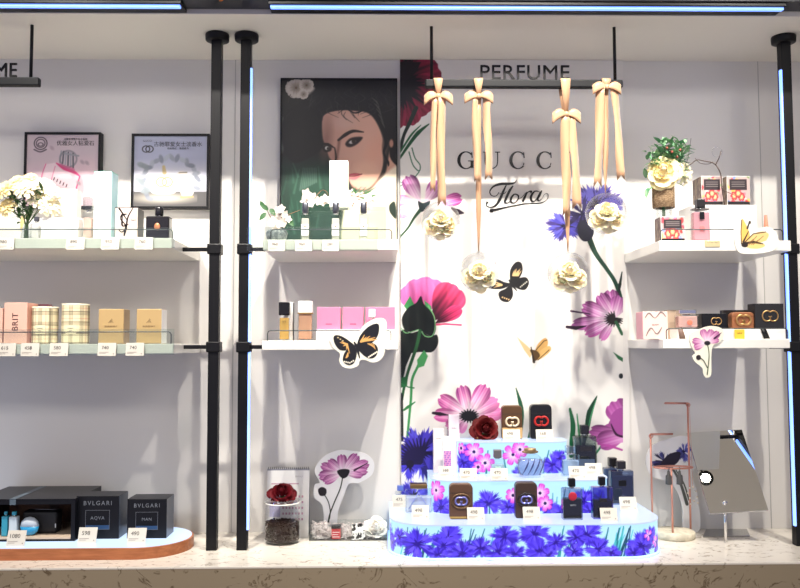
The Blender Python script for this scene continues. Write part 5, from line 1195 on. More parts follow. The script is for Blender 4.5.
m = MB(); rose(m, (jx-.001, jy-.004, zt+.022), 13.5*jy/F, (.05, -.75, .8), rings=((3, .18, 1.05), (4, .32, 1.02), (5, .48, .95), (6, .64, .82), (7, .8, .62), (7, .96, .35)), seed=8); m.build('petals', RED, t)
m = MB(); m.cyl(jx, jy, zt+.006, zt+.014, .012, .008); m.build('calyx', GREEN, t)
# desk calendar
Yk = 2.70; a, b = X_(267.5, Yk, 470), X_(309.5, Yk, 470); zk = Z_(467.5, Yk, 288); la = math.atan(.045/(zk-ZC))
t = thing('desk_calendar', 'white spiral-bound desk calendar standing behind the coffee bean jar', 'calendar', ((a+b)/2, Yk, ZC)); hh = math.hypot(zk-ZC, .03)
M = Matrix.Translation(((a+b)/2, Yk-.03, ZC)) @ Matrix.Rotation(-math.atan(.03/(zk-ZC)), 4, 'X'); w2 = (b-a)/2
m = MB(); m.M = M; m.box(-w2, w2, 0, .0015, 0, hh-.003); m.build('front_page', PAPER, t)
m = MB(); m.M = Matrix.Translation(((a+b)/2, Yk+.03, ZC)) @ Matrix.Rotation(math.atan(.03/(zk-ZC)), 4, 'X'); m.box(-w2, w2, -.0025, 0, 0, hh-.003); m.build('back_board', mat('calendar_board', (160, 160, 168), .5), t)
m = MB()
for i in range(21):
    x = a+.004+(b-a-.008)*i/20; m.tube([(x, Yk+.004*math.cos(u), zk-.002+.004*math.sin(u)) for u in [2*PI*k/8 for k in range(8)]], .0007, 5, closed=True)
m.build('spiral', BLACK, t)
m = MB(); m.M = M
for i in range(5):
    for j in range(7): m.box(-w2*.25+j*w2*.15, -w2*.25+j*w2*.15+w2*.08, -.0003, 0, hh*.25+i*hh*.08, hh*.25+i*hh*.08+hh*.03)
m.box(-w2*.8, w2*.5, -.0003, 0, hh*.76, hh*.775); m.build('printed_dates', mat('rosy_print', (196, 150, 168), .5), t)
o = text('GUCCI', .0045, 0, -.0003, hh*.87, WPRT, t, space=1.3); o.data.transform(Matrix.Translation(origin_of(t))); o.data.transform(Matrix.Translation((w2*.5, 0, 0))); o.data.transform(M); o.data.transform(Matrix.Translation(-origin_of(t)))
m = MB(); m.M = M; m.box(-w2*.85, -w2*.35, -.0003, 0, hh*.3, hh*.7); m.build('picture_block', mat('lilac_block', (190, 186, 214), .5), t)
# clear tray with paper shred
q = PZ(347, 541, ZC); Ya = q.y; a, b = X_(309, Ya, 535), X_(387, Ya, 535); tz = Z_(524.5, Ya, 347); dp = .075; t = thing('acrylic_tray', 'long clear acrylic tray of white paper shred in front of the cosmos cutout', 'tray', ((a+b)/2, Ya+dp/2, ZC))
m = MB(); T_ = .0025
for bx in ((a, b, Ya, Ya+dp, ZC, ZC+T_), (a, b, Ya, Ya+T_, ZC+T_, tz), (a, b, Ya+dp-T_, Ya+dp, ZC+T_, tz), (a, a+T_, Ya+T_, Ya+dp-T_, ZC+T_, tz), (b-T_, b, Ya+T_, Ya+dp-T_, ZC+T_, tz)): m.box(*bx)
m.build('clear_walls', CLEAR, t)
m = MB(); rr = random.Random(6)
for i in range(750):
    p = Vector((rr.uniform(a+.012, b-.012), rr.uniform(Ya+.012, Ya+dp-.012), ZC+.006+rr.random()**1.2*.038*(1 if p_ok else 1) if (p_ok := True) else 0)); pts = [p]
    if p.y < Ya+.036 and (X_(328, Ya) < p.x < X_(343, Ya) or X_(348, Ya) < p.x < X_(370, Ya)): continue
    for k in range(4): 
        p = p+Vector((rr.uniform(-.009, .009), rr.uniform(-.008, .008), rr.uniform(-.006, .006))); p.x = min(max(p.x, a+.006), b-.006); p.y = min(max(p.y, Ya+.006), Ya+dp-.006); p.z = max(p.z, ZC+.005); pts.append(p.copy())
    m.tube(pts, .0011, 4)
tag(m.build('paper_shred', mat('shred_white', (246, 236, 232), .6), None, ((a+b)/2, Ya+dp/2, ZC+.003)), 'curly white and blush paper shred filling the clear tray', 'paper shred', kind='stuff')
zs = ZC+.0045
t, x0, x1_, Y, z0, z1 = carton('tiny red box with a black lid nestled in the paper shred', 331.5, 340.5, 526, zs, mat('box_red', (190, 34, 44), .4), .022, Y=Ya+.006); m = MB(); m.box(x0-.0005, x1_+.0005, Y-.0005, Y+.0225, z1-.009, z1+.0005); m.build('lid', BLKBOX, t)
m = MB(); 
for i in range(3): m.box(x0+.003, x1_-.003-.004*(i % 2), Y-.0004, Y, z0+.006+i*.007, z0+.008+i*.007)
m.build('printed_lines', PAPER, t)
x0, x1_ = X_(351.5, Ya, 533), X_(365, Ya, 533); t = thing('patterned_scarf', 'folded black and white patterned cloth in the clear tray', 'cloth', ((x0+x1_)/2, Ya+.02, zs))
cv = Canvas(0, 0, 34, 20, .4, bg=(236, 234, 230)); rr = random.Random(11)
for i in range(16): cx, cy = rr.uniform(0, 34), rr.uniform(0, 20); cv.smooth([(cx-4, cy), (cx-1, cy-2.5), (cx+4, cy-1), (cx+3, cy+1.5), (cx-2, cy+2)], (22, 21, 22), .6, n=3)
zz1 = Z_(525, Ya, 358)
cv.mesh('fold', lambda X, Yp: np.stack([x0+(x1_-x0)*X/34, Ya+.004+.0*X+.02*(1-Yp/20)+.002*np.sin(X), zz1-(zz1-zs)*(Yp/20)**.8-.004*np.abs(X/34-.7)], -1), INK, t)
m = MB(); m.box(x0+.001, x1_-.001, Ya+.012, Ya+.032, zs, (zs+zz1)/2, .002); m.build('lower_fold', CARD, t)
fx = X_(376, Ya+.02, 530); t = thing('white_camellia', 'white silk camellia with grey leaves at the right end of the clear tray', 'flower', (fx, Ya+.03, zs))
m = MB(); rose(m, (fx, Ya+.03, Z_(528, Ya+.03, 376)), 11.5*Ya/F, (0, -.8, .8), seed=21); m.build('petals', mat('camellia_white', (246, 242, 230), .6), t)
m = MB(); leaf(m, (fx-.015, Ya+.016, zs+.008), (-.3, -.1, .5), .03, .012); leaf(m, (fx+.005, Ya+.014, zs+.012), (1, -.1, -.1), .035, .011); leaf(m, (fx-.005, Ya+.012, zs+.014), (.3, -.1, -.6), .022, .01); m.build('leaf', mat('grey_leaf', (168, 172, 166), .5), t)
# ================================================================== right bay, upper shelf
z = SH['UR']; Yb = YS+.03
def floral_front(seed, w=29, h=31):
    c = Canvas(0, 0, w, h, .5, bg=(196, 170, 166)); r = random.Random(seed)
    for i in range(26): c.ell(r.uniform(0, w), r.uniform(0, h), r.uniform(1.2, 3), r.uniform(1.2, 3), r.choice([(226, 70, 86), (240, 120, 140), (248, 190, 90), (120, 150, 210), (230, 60, 60), (226, 214, 210), (130, 160, 110)]), r.uniform(0, 3), .8, .9)
    for (x, y) in ((w*.3, h*.68), (w*.62, h*.72), (w*.48, h*.6)):
        for a in range(0, 360, 60): c.petal(x, y, a, 5, 3.4, (255, 220, 150), (232, 60, 66), (200, 30, 50), .02, .1)
    c.poly([(w*.1, h*.1), (w*.88, h*.1), (w*.88, h*.48), (w*.1, h*.48)], (52, 44, 48), .5); c.poly([(0, h*.88), (w, h*.88), (w, h), (0, h)], (34, 30, 32), .5)
    for i in range(3): c.stroke([(w*.2, h*(.2+i*.075)), (w*.78, h*(.2+i*.075))], .6, (150, 140, 136), .5)
    return c
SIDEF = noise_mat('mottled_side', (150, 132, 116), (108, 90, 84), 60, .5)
zrw = riser('glossy white acrylic block under the two floral cartons on the upper right shelf', 692, 757, 205, z, Yb+.04, .11, mat('white_block', (244, 242, 238), .25))
for p0, p1, lb, sd in ((701.5, 723, 'floral printed carton on the white block, nearer the flower vase', 3), (727, 750, 'floral printed carton on the white block, nearer the post', 4)):
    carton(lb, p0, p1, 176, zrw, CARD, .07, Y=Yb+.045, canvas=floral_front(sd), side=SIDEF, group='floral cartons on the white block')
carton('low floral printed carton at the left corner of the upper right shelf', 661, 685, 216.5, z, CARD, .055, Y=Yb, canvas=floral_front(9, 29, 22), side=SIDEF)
t, a, b, Y, z0, z1 = bottle('pink perfume bottle with black bow cap on the upper right shelf', 693, 711, 198.5, z, Y=Yb, dep=.03, liquid=('candy', (240, 178, 186), .35), fill=.9, cap=(.45, .2, mat('cap_dark', (30, 28, 30), .3)), bev=.004)
m = MB(); cx = (a+b)/2; m.box(a+.002, b-.002, Y+.003, Y+.027, z1-.002, z1+.002, .001); m.ball((cx-.008, Y+.01, z1+.005), .007, 10, 8, (1, .5, .6)); m.ball((cx+.008, Y+.01, z1+.005), .007, 10, 8, (1, .5, .6)); m.build('bow', mat('cap_dark', (30, 28, 30), .3), t)
m = MB(); m.ball((cx, Y-.0005, z0+(z1-z0)*.42), .0085, 14, 8, (1, .12, 1)); m.build('round_label', mat('label_rose', (232, 120, 120), .4), t); m = MB(); m.box(cx-.007, cx+.007, Y-.0012, Y, z0+(z1-z0)*.68, z0+(z1-z0)*.9); m.build('black_label', BLKBOX, t)
# lip of the shelf: gold oval plaque
t = thing('gold_plaque', 'small pale gold plaque on the upper right shelf edge below the pink bottle', 'plaque', (X_(712, YS, 243), YS-.002, Z_(247, YS, 712))); a, b = X_(704.5, YS, 243), X_(720, YS, 243); zz0, zz1 = Z_(247, YS, 712), Z_(240.5, YS, 712)
m = MB(); m.box(a, b, YS-.0022, YS-.0002, zz0, zz1, .0009); m.build('plate', mat('pale_gold', (222, 206, 160), .35, .4), t); m = MB()
for i in range(3): m.ball((a+(b-a)*(.25+.25*i), YS-.0022, zz1-.004), .004, 10, 6, (1, .2, 1))
m.build('scalloped_crest', mat('pale_gold', (222, 206, 160), .35, .4), t)
# burlap vase with roses
vx, vy = X_(664, Yb+.05, 200), Yb+.055
t = thing('flower_vase', 'burlap-wrapped glass vase with a big cream rose and greenery on the upper right shelf', 'flowers', (vx, vy, z)); zu = Z_(185, vy, 664); zv = Z_(208, vy, 664); R = 10.6*vy/F
m = MB(); m.lathe(vx, vy, [(0, z), (R*.8, z), (R*.85, z+.003), (R*.8, zv-.005), (R*.95, zv), (R*.95, zu), (R*.86, zu), (R*.86, zv), (R*.7, zv-.006), (R*.7, z+.006), (0, z+.006)], 28); m.build('glass', CLEAR, t)
m = MB(); m.lathe(vx, vy, [(R*.97, zv-.001), (R*1.03, zv), (R*1.05, (zv+zu)/2), (R*1.03, zu-.001), (R*.97, zu)], 32); m.build('burlap_wrap', noise_mat('burlap', (170, 144, 112), (124, 98, 72), 160, .9, bump=.8, stretch=(1, 1, 3)), t)
m = MB(); rr = random.Random(4)
for i in range(7): a_ = i*.9; m.tube([(vx+.007*math.cos(a_), vy+.007*math.sin(a_), z+.008), (vx+.003*math.cos(a_+1), vy+.003*math.sin(a_+1), zv), (vx+.012*math.cos(a_), vy+.01*math.sin(a_), zu+.02)], .0016, 6)
m.build('stems', mat('stem_green', (70, 104, 60), .5), t)
m = MB(); q = P(664, 171, vy-.03); rose(m, P(663, 172, vy-.03), 15.5*vy/F, (-.25, -1, .25), rings=((4, .22, .9), (5, .45, .85), (5, .7, .7), (6, .95, .5), (6, 1.05, .25)), seed=5); m.build('cream_rose', mat('rose_cream', (250, 232, 176), .55), t)
m = MB(); m.ball(P(663.5, 166, vy-.055), .008, 10, 8, (1, .5, .8)); rose(m, P(663.5, 167.5, vy-.046), 6*vy/F, (-.2, -1, .3), rings=((4, .4, .9), (5, .9, .6)), seed=6); m.build('peach_heart', mat('rose_peach', (244, 190, 140), .55), t)
m = MB(); strip_flower(m, P(685, 172, vy-.02), 13*vy/F, (.5, -1, 0), 14, 5, 4); m.build('white_blossom', mat('rose_white', (252, 242, 210), .55), t)
m = MB()
for i in range(380):
    px = rr.gauss(669, 11); py = rr.gauss(157, 8.5)
    if not (646 < px < 690 and 139 < py < 182): continue
    leaf(m, P(px, py, vy+rr.uniform(-.03, .03)), (rr.uniform(-1, 1), rr.uniform(-1, .3), rr.uniform(-.4, 1)), rr.uniform(.014, .03), rr.uniform(.004, .009))
for (px, py, dx, dz) in ((646, 178, -.2, .9), (648, 188, -.4, -.8), (654, 186, -.9, -.5), (676, 183, .8, -.3), (678, 178, .9, .2), (660, 143, -.6, .6), (684, 150, .9, .2)): leaf(m, P(px, py, vy-.02), (dx, -.4, dz), .034, .009)
m.build('foliage', noise_mat('mixed_green', (74, 128, 90), (140, 182, 136), 40, .5), t)
m = MB(); 
for (px, py) in ((672, 152), (677, 157), (667, 148), (680, 150)): m.ball(P(px, py, vy-.035), .0045, 8, 6)
m.build('berries', mat('berry_red', (150, 76, 62), .4), t)
# dry branch with wire curls
t = thing('dry_branch', 'thin bare curved branch reaching over the floral cartons on the upper right shelf', 'branch', (X_(722, Yb+.035, 200), Yb+.04, zrw)); yy = Yb+.038
m = MB()
for ln, r in (([(724, 199), (722, 188), (721, 176), (718, 168), (713, 163), (704, 161), (697, 160), (691, 164), (684, 168)], .0022), ([(716, 164), (719, 158), (721, 151)], .0018), ([(713, 162), (708, 164), (700, 163), (695, 158)], .0013), ([(722, 190), (732, 194), (740, 198)], .0012), ([(690, 146), (691, 138)], .0008), ([(684, 168), (688, 158), (691, 138)], .0009)):
    sp = spline(ln, 4); m.tube([P(x, y, yy-.004+.004*math.sin(i)) for i, (x, y) in enumerate(sp)], [r*(1-.4*i/len(sp)) for i in range(len(sp))], 6)
q = P(724, 199, yy); m.tube([(q.x, yy-.003, q.z), (q.x+.001, yy-.001, zrw)], .002); m.build('twig', mat('dark_twig', (92, 78, 72), .7), t)
m = MB(); m.tube([P(717+5*math.cos(u), 152+5*math.sin(u), yy-.004) for u in [2*PI*k/16 for k in range(16)]], .0006, 6, closed=True); m.build('wire_loop', CHROME, t)
# peach cone
q0 = X_(766, Yb+.05, 225); t = thing('peach_cone', 'small peach ring cone behind the ochre butterfly cutout', 'cone', (q0, Yb+.05, z)); m = MB(); m.cyl(q0, Yb+.05, z, Z_(215, Yb+.05, 766), .0105, .004, bev=.0005); m.build('cone', mat('peach', (214, 140, 112), .5), t); m = MB(); m.cyl(q0, Yb+.05, z, z+.003, .013); m.build('foot', GOLD, t)

# ---- right bay, lower shelf
z = SH['MR']; Yb = YS+.03
riser('long low white block carrying the dark cartons on the lower right shelf', 678, 786, 328.5, z, Yb+.008, .10, W_)
zlow = Z_(328.5, Yb+.008, 732)
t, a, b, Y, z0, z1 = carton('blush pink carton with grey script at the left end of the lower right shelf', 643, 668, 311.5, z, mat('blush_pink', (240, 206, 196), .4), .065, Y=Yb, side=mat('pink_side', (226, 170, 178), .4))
m = MB(); q = mat('grey_script', (132, 118, 116), .5)
for pts in ([(645, 318), (649, 313), (655, 318), (661, 312), (666, 317)], [(646, 336), (651, 328), (657, 334), (662, 327)]): strokemesh(m, pts, [.6, 1.6, .6, 1.6, .6], Y-.0002, .0005, 4)
m.build('script_mark', q, t); text('BLOOM', .004, (a+b)/2, Y-.0005, (z0+z1)/2+.002, q, t)
t, a, b, Y, z0, z1 = bottle('pale pink perfume bottle with a ribbed silver cap beside the blush carton', 678, 699, 309.5, zlow, Y=Yb+.02, dep=.035, liquid=('shell', (238, 196, 186), .35), fill=.9, cap=(.8, .24, CHROME), bev=.003)
m = MB(); m.ball(((a+b)/2+.004, Y-.0005, z0+(z1-z0)*.45), .008, 12, 8, (1, .12, 1)); m.build('round_sticker', mat('coral_sticker', (236, 120, 96), .4), t)
carton('dull bronze carton behind the silver-capped pink bottle', 668, 682, 310, z, mat('bronze_carton', (176, 156, 136), .4), .035, Y=Yb+.075)
GD = mat('emblem_gold', (206, 164, 108), .3, .8)
t, a, b, Y, z0, z1 = carton('low black carton with half-hidden gold emblem in the middle of the lower right shelf', 702, 727, 313.5, zlow, BLKBOX, .05, Y=Yb+.02); gg(t, (a+b)/2+.006, (z0+z1)/2, Y, .015, GD)
carton('plain black carton behind the brown compact case', 724, 756, 310, zlow, mat('black_carton_b', (38, 32, 30), .35), .03, Y=Yb+.07)
def compact(label, px0, px1, pyt, zb, m_, Y=None, pyb=None, dep=.03, em=None, group=None, top=None, er=.3, frame_m=None):
    a, b, Y, zt = where(px0, px1, pyt, zb, Y, pyb); w = b-a; H = zt-zb; r = w*.2
    def rr_(g, zl, zh): 
        pts = []
        for cx, cz, a0 in ((b-g-r, zh-g-r, 0), (a+g+r, zh-g-r, 90), (a+g+r*.5, zl+g+r*.5, 180), (b-g-r*.5, zl+g+r*.5, 270)):
            R = r if a0 < 180 else r*.5
            for i in range(7): an = math.radians(a0+15*i); pts.append((cx+R*math.cos(an), cz+R*math.sin(an)))
        return pts
    t = thing('perfume_flask', label, 'bottle', ((a+b)/2, Y+dep/2, zb), group)
    m = MB(); m.prism(rr_(0, zb, zt), Y, Y+dep, 'y', .003); bd = m.build('body', m_, t)
    if top is not None: m = MB(); m.box(a+.0005, b-.0005, Y-.0006, Y+.001, zb+.003, zb+H*top[0], .0005); m.build('front_band', top[1], t)
    m = MB(); m.box(a+w*.02, b-w*.02, Y-.0004, Y+.0004, zb+H*.74, zb+H*.752); m.build('seam', DARK if m_ is not BLKBOX else GPRT, t)
    cz = zb+H*.52; cx = (a+b)/2
    if frame_m: m = MB(); m.tube([(cx+w*.40*math.cos(u), Y-.0012, cz+w*.30*math.sin(u)) for u in [2*PI*k/24 for k in range(24)]], w*.03, 6, closed=True); m.build('emblem_frame', frame_m, bd)
    if em: gg(bd, cx, cz, Y-.001, w*er, em, thick=.17)
    return t
compact('brown compact flask with a round sticker on the lower right shelf', 732, 755, 312, zlow, mat('cognac', (150, 96, 62), .35), Y=Yb+.02, em=GD)
t = thing('yellow_label', 'small yellow label standing on the white block below the brown flask', 'label', (X_(740, Yb+.003, 334), Yb+.003, z)); a, b = X_(734.5, Yb+.003, 334), X_(744.5, Yb+.003, 334)
m = MB(); m.box(a, b, Yb+.002, Yb+.004, z, Z_(329.5, Yb+.003, 740), .0003); m.build('card', mat('label_yellow', (236, 190, 62), .5), t); text('LOVE', .004, (a+b)/2, Yb+.0016, z+.017, DARK, t)
t, a, b, Y, z0, z1 = carton('square black carton with a big gold emblem, rightmost on the lower right shelf', 755, 784, 303.5, zlow, mat('carton_black_c', (34, 34, 36), .4), .05, Y=Yb+.012); gg(t, (a+b)/2+.002, (z0+z1)/2, Y, .023, GD, thick=.09)
a, b = X_(762, Yb+.0045, 334), X_(770, Yb+.0045, 334); t = thing('black_ribbon_tab', 'slanted black ribbon tab hanging over the white block on the lower right shelf', 'ribbon', (b, Yb+.005, z)); m = MB(); m.sheet([[(a-.004, Yb+.0062, zlow+.001), (a+.012, Yb+.0062, zlow+.001)], [(a+.006, Yb+.0055, z+.001), (a+.024, Yb+.0055, z+.001)]]); m.build('tab', BLKBOX, t, solid=.001)
q = Z_(337, Yb, 684); a, b = X_(679, Yb+.0045, 334), X_(686, Yb+.0045, 334); t = thing('brown_tester_strip', 'short brown strip leaning on the white block below the pale pink bottle', 'label', (a, Yb+.005, z)); m = MB(); m.sheet([[(a-.002, Yb+.0062, zlow), (a+.012, Yb+.0062, zlow)], [(a+.002, Yb+.0055, z+.001), (a+.02, Yb+.0055, z+.001)]]); m.build('strip', mat('strip_brown', (120, 96, 86), .5), t, solid=.001)

# ================================================================== things on the glowing stand
GS = 'price cards on the glowing stand'
DKB = mat('smoke_glass', (34, 34, 42), .08, coat=.6); SILV = mat('gunmetal', (70, 68, 70), .25, .8)
# top tier
BRZ = mat('bronze_flask', (150, 112, 74), .3, .5)
compact('gold and brown rounded flask with pale emblem on the top tier', 502, 522.5, 405.5, T3, mat('bronze_dark', (96, 70, 48), .3, .4), pyb=438.5, em=mat('pale_emblem', (240, 222, 186), .3, .3), top=(.34, mat('gold_band', (216, 176, 120), .3, .4)), dep=.03)
compact('black rounded flask with red emblem on the top tier', 530.5, 552, 404.5, T3, mat('flask_black', (26, 26, 30), .3), pyb=438, em=mat('emblem_red', (196, 44, 40), .35), dep=.03)
q = PZ(485, 440, T3); t = thing('red_rose', 'dark red rose lying at the left end of the top tier', 'flower', (q.x, q.y+.02, T3)); m = MB(); rq = P(485, 430, q.y+.022); rose(m, (rq.x, rq.y, T3+.031), 14*rq.y/F, (.1, -1, .35), rings=((3, .18, 1.05), (4, .32, 1.02), (5, .48, .95), (6, .64, .82), (7, .8, .62), (7, .98, .35)), seed=31); m.build('petals', DRED, t); m = MB(); m.cyl(rq.x, rq.y+.004, T3, T3+.018, .007, .012); m.build('calyx', GREEN, t); m = MB(); m.ball((rq.x-.024, rq.y-.006, T3+.006), .005, 8, 6, (1, .6, 1)); m.build('gold_bud', GOLD, t)
def tcard(px, py0, py1, n, zz, lb): q = PZ(px, py1, zz); card(px, py0, py1, 17, n, q.y, zz+.0002, 'white price card on the glowing stand '+lb, GS)
tcard(512, 430, 441, '498', T3, 'in front of the gold and brown flask'); tcard(545, 430, 441, '568', T3, 'in front of the black flask with red emblem')
# middle tier
LAV = mat('lilac_carton', (226, 212, 222), .35); WL = mat('pearl_carton', (238, 230, 226), .35)
t, a, b, Y, z0, z1 = carton('taller pearly lilac carton at the left end of the middle tier', 449, 459.5, 415, T2, LAV, .03, pyb=472); text('FLORA', .0035, (a+b)/2, Y-.0005, z1-.042, WPRT, t)
t, a, b, Y, z0, z1 = carton('shorter pearly cream carton at the left edge of the middle tier', 433.5, 444, 429, T2, WL, .03, pyb=473); text('FLORA', .0035, (a+b)/2, Y-.0005, z1-.03, WPRT, t)
t, a, b, Y, z0, z1 = bottle('slim bottle with purple dotted panel and white cap between the pearly cartons', 443, 452, 436.5, T2, pyb=476, dep=.02, solid=mat('bottle_pearl', (234, 226, 232), .2), cap=(1, .3, WC), neck=False, bev=.0015)
cv = Canvas(0, 0, 12, 24, .4, bg=(200, 150, 200))
for i in range(6):
    for j in range(11): cv.ell(1+i*2+(j % 2), 1+j*2.2, .75, .8, [(120, 70, 160), (226, 130, 170), (150, 90, 180)][(i+j) % 3], blur=.4)
cv.mesh('dotted_panel', lambda X, Yp: np.stack([a+.003+(b-a-.006)*X/12, np.full_like(X, Y-.0006), z1-.008-(z1-z0-.02)*Yp/24], -1), INK, t)
t, a, b, Y, z0, z1 = bottle('small clear bottle with a grey cube cap on the middle tier, beside cosmos print', 491, 505, 450, T2, pyb=477.5, dep=.025, liquid=('ice', (206, 226, 230), .6), fill=.7, cap=(.55, .3, mat('cap_pewter', (120, 116, 118), .3, .6)), bev=.003, plate=(.4, .25, .6, mat('mint_plate', (170, 210, 190), .4)))
t, a, b, Y, z0, z1 = bottle('wide faceted violet bottle with a bronze flower cap on the middle tier', 517, 546, 449, T2, pyb=478.5, dep=.045, liquid=('violet', (196, 200, 236), .8), fill=.75, cap=(.42, .17, mat('cap_bronze', (176, 148, 110), .3, .8), 'cyl'), shape='round', neck=False)
m = MB(); zc_ = z1+.004
for i in range(6): u = 2*PI*i/6; m.ball(((a+b)/2+.017*math.cos(u), Y+.0225+.010*math.sin(u), zc_), .009, 10, 8, (1, .8, .5))
m.build('flower_cap_petals', mat('cap_bronze', (176, 148, 110), .3, .8), t)
m = MB()
for i in range(4): x0 = a+.016+(b-a-.02)*i/4; m.tube([(x0+.022*math.sin(k*.35), Y+.0225-.023*math.sqrt(max(0, 1-((x0+.022*math.sin(k*.35)-(a+b)/2)/((b-a)*.5))**2)), z0+.010+(z1-z0-.022)*k/4) for k in range(5)], [.0005, .0016, .0024, .0016, .0005], 6)
m.build('swirl_facets', mat('facet_ink', (60, 64, 110), .2), t)
bottle('clear square bottle with a crystal stopper at the right of the middle tier', 562.5, 580, 446.5, T2, pyb=477, dep=.03, liquid=('water', (196, 216, 240), .7), fill=.75, cap=(.5, .24, clear('crystal', (226, 230, 240), .7, base=.15)), bev=.004)
t, a, b, Y, z0, z1 = bottle('tall dark bottle with clear shoulders behind the crystal-stoppered bottle', 575, 597, 425.5, T2, pyb=471, dep=.04, liquid=('smoke', (30, 32, 38), .1), fill=.72, cap=(.36, .2, SILV), glass=clear('smoke_clear', (196, 206, 200), .6, base=.08), bev=.005)
m = MB(); m.box(a+.016, b-.016, Y-.0008, Y, z0+(z1-z0)*.56, z0+(z1-z0)*.7, .0003); m.build('metal_clasp', SILV, t); m = MB(); m.box(a+.008, b-.008, Y-.0006, Y, z0+(z1-z0)*.12, z0+(z1-z0)*.34); m.build('blue_label', mat('slate_label', (70, 84, 104), .3), t)
tcard(447.5, 467, 477.5, '368', T2, 'in front of the slim purple dotted bottle'); tcard(468.5, 469, 480, '470', T2, 'between the purple dotted bottle and the grey-capped one'); tcard(499.5, 469, 480.5, '470', T2, 'in front of the small grey-capped bottle'); tcard(578, 467, 479, '470', T2, 'in front of the crystal-stoppered bottle')
q = PZ(595, 475, T2); tcard(594.5, 464, 475.5, '498', T2, 'in front of the tall dark clear-shouldered bottle')
# lowest tier
BLU = mat('steel_blue_glass', (60, 72, 100), .1, coat=.6)
t, a, b, Y, z0, z1 = bottle('dark blue square bottle behind at the right end of the lowest tier', 604.5, 623, 458, T1, pyb=497, dep=.03, solid=BLU, cap=(.42, .2, SILV), bev=.004)
t, a, b, Y, z0, z1 = bottle('dark blue bottle with metal clasp in front at the right end of the lowest tier', 611, 634, 461.5, T1, pyb=505, dep=.032, liquid=('navy', (48, 62, 92), .15), fill=.85, cap=(.36, .18, SILV), glass=clear('blue_clear', (170, 186, 214), .6, base=.1), bev=.004)
m = MB(); m.box((a+b)/2-.012, (a+b)/2+.012, Y-.001, Y, z0+(z1-z0)*.55, z0+(z1-z0)*.72, .0003); m.build('metal_clasp', BLKBOX, t)
tcard(629, 498, 510.5, '498', T1, 'before the dark blue bottle with a clasp')
t, a, b, Y, z0, z1 = bottle('square bottle half dark and half clear with a red seal on the lowest tier', 563, 583, 479, T1, pyb=520.5, dep=.032, liquid=('onyx', (26, 30, 34), .05), fill=.68, cap=(.34, .2, BLKBOX), glass=clear('pale_clear', (206, 208, 222), .6, base=.08), bev=.004)
m = MB(); m.ball(((a+b)/2-.001, Y-.0008, z0+(z1-z0)*.76), .0125, 20, 10, (1, .14, 1)); m.build('red_seal', mat('seal_red', (178, 40, 60), .35), t); text('GUCCI', .004, (a+b)/2, Y-.0005, z0+(z1-z0)*.48, mat('silver_print', (170, 176, 184), .4), t)
t, a, b, Y, z0, z1 = bottle('square bottle half black and half violet-blue beside the red-sealed one', 593, 613.5, 477.5, T1, pyb=519.5, dep=.032, liquid=('coal', (24, 26, 32), .05), fill=.6, cap=(.32, .2, BLKBOX), glass=clear('violet_clear', (150, 140, 214), .6, base=.08), bev=.004)
m = MB(); m.box((a+b)/2-.011, (a+b)/2+.011, Y-.001, Y, z0+(z1-z0)*.54, z0+(z1-z0)*.66, .0003); m.build('metal_clasp', SILV, t)
tcard(609.5, 509, 521, '498', T1, 'in front of the black and violet-blue bottle')
BRN = mat('brown_leather', (88, 62, 46), .35)
for p0, p1, pt, pb, lb, mm, fr in ((449.5, 473, 484, 519.5, 'brown rounded flask with framed emblem, left of centre on the lowest tier', BRN, mat('frame_brass', (132, 104, 78), .3, .8)), (515.5, 537.5, 482.5, 518.5, 'darker brown rounded flask with violet-reflecting emblem at the centre of the lowest tier', mat('dark_brown_leather', (62, 46, 40), .3), SILV)):
    compact(lb, p0, p1, pt, T1, mm, pyb=pb, dep=.03, em=mat('emblem_lilac', (140, 140, 210), .2, .6), frame_m=fr, er=.24, top=(.08, GOLD) if mm is BRN else None)
tcard(476, 508.5, 520.5, '498', T1, 'beside the brown flask left of centre'); tcard(532, 508, 520, '498', T1, 'overlapping the darker brown flask')
t, a, b, Y, z0, z1 = bottle('clear faceted bottle with a gold bar cap at the left of the lowest tier', 405, 432.5, 484.5, T1, pyb=513.5, dep=.04, liquid=('pale', (226, 234, 246), .6), fill=.7, cap=(.62, .15, mat('dark_gold', (150, 124, 82), .3, .9)), neck=True, bev=.008)
m = MB(); 
for s in (-1, 1): m.tube([((a+b)/2, Y-.0005, z1-.008), ((a+b)/2+s*.03, Y-.0005, z0+.014)], .001, 5)
m.build('facet_lines', mat('facet_blue', (120, 130, 190), .2), t)
bottle('small clear bottle with blue cap at the far left of the lowest tier', 395, 405.5, 486, T1, pyb=503, dep=.02, liquid=('sky', (170, 196, 240), .6), fill=.7, cap=(.6, .28, mat('cap_blue', (90, 110, 190), .3)), bev=.003)
tcard(401, 496, 507.5, '475', T1, 'in front of the small blue-capped bottle'); tcard(420.5, 506.5, 519, '498', T1, 'in front of the clear faceted bottle')

# ================================================================== right end of the counter
COP = mat('rose_copper', (212, 150, 134), .35, .55)
q = PZ(674, 534, ZC); bx, by, br = P(674, 534, q.y).x, PZ(674, 542, ZC).y+.062, .064
zb_ = ZC+.022; bx = X_(674, by, 530)
t = thing('jewellery_stand', 'copper wire earring stand of three rods on a round concrete base', 'jewellery stand', (bx, by, ZC))
m = MB(); m.cyl(bx, by, ZC, zb_, br, bev=.003, seg=48); m.build('concrete_base', noise_mat('concrete', (208, 200, 180), (188, 180, 160), 60, .8), t)
yr = by+.02; yfr = by-.035
xl_, xr_, xf_ = X_(651.5, yr, 480), X_(689.5, yr, 480), X_(672, yfr, 500)
def rod(x, y, ztop): m = MB(); m.cyl(x, y, zb_-.004, ztop, .0032, seg=12); m.build('rod', COP, t)
z434 = Z_(434, yr, 651); z403 = Z_(403, yr, 689); z466 = Z_(466, yr, 670)
rod(xl_, yr, z434); rod(xr_, yr, z403); rod(xf_, yfr, z466)
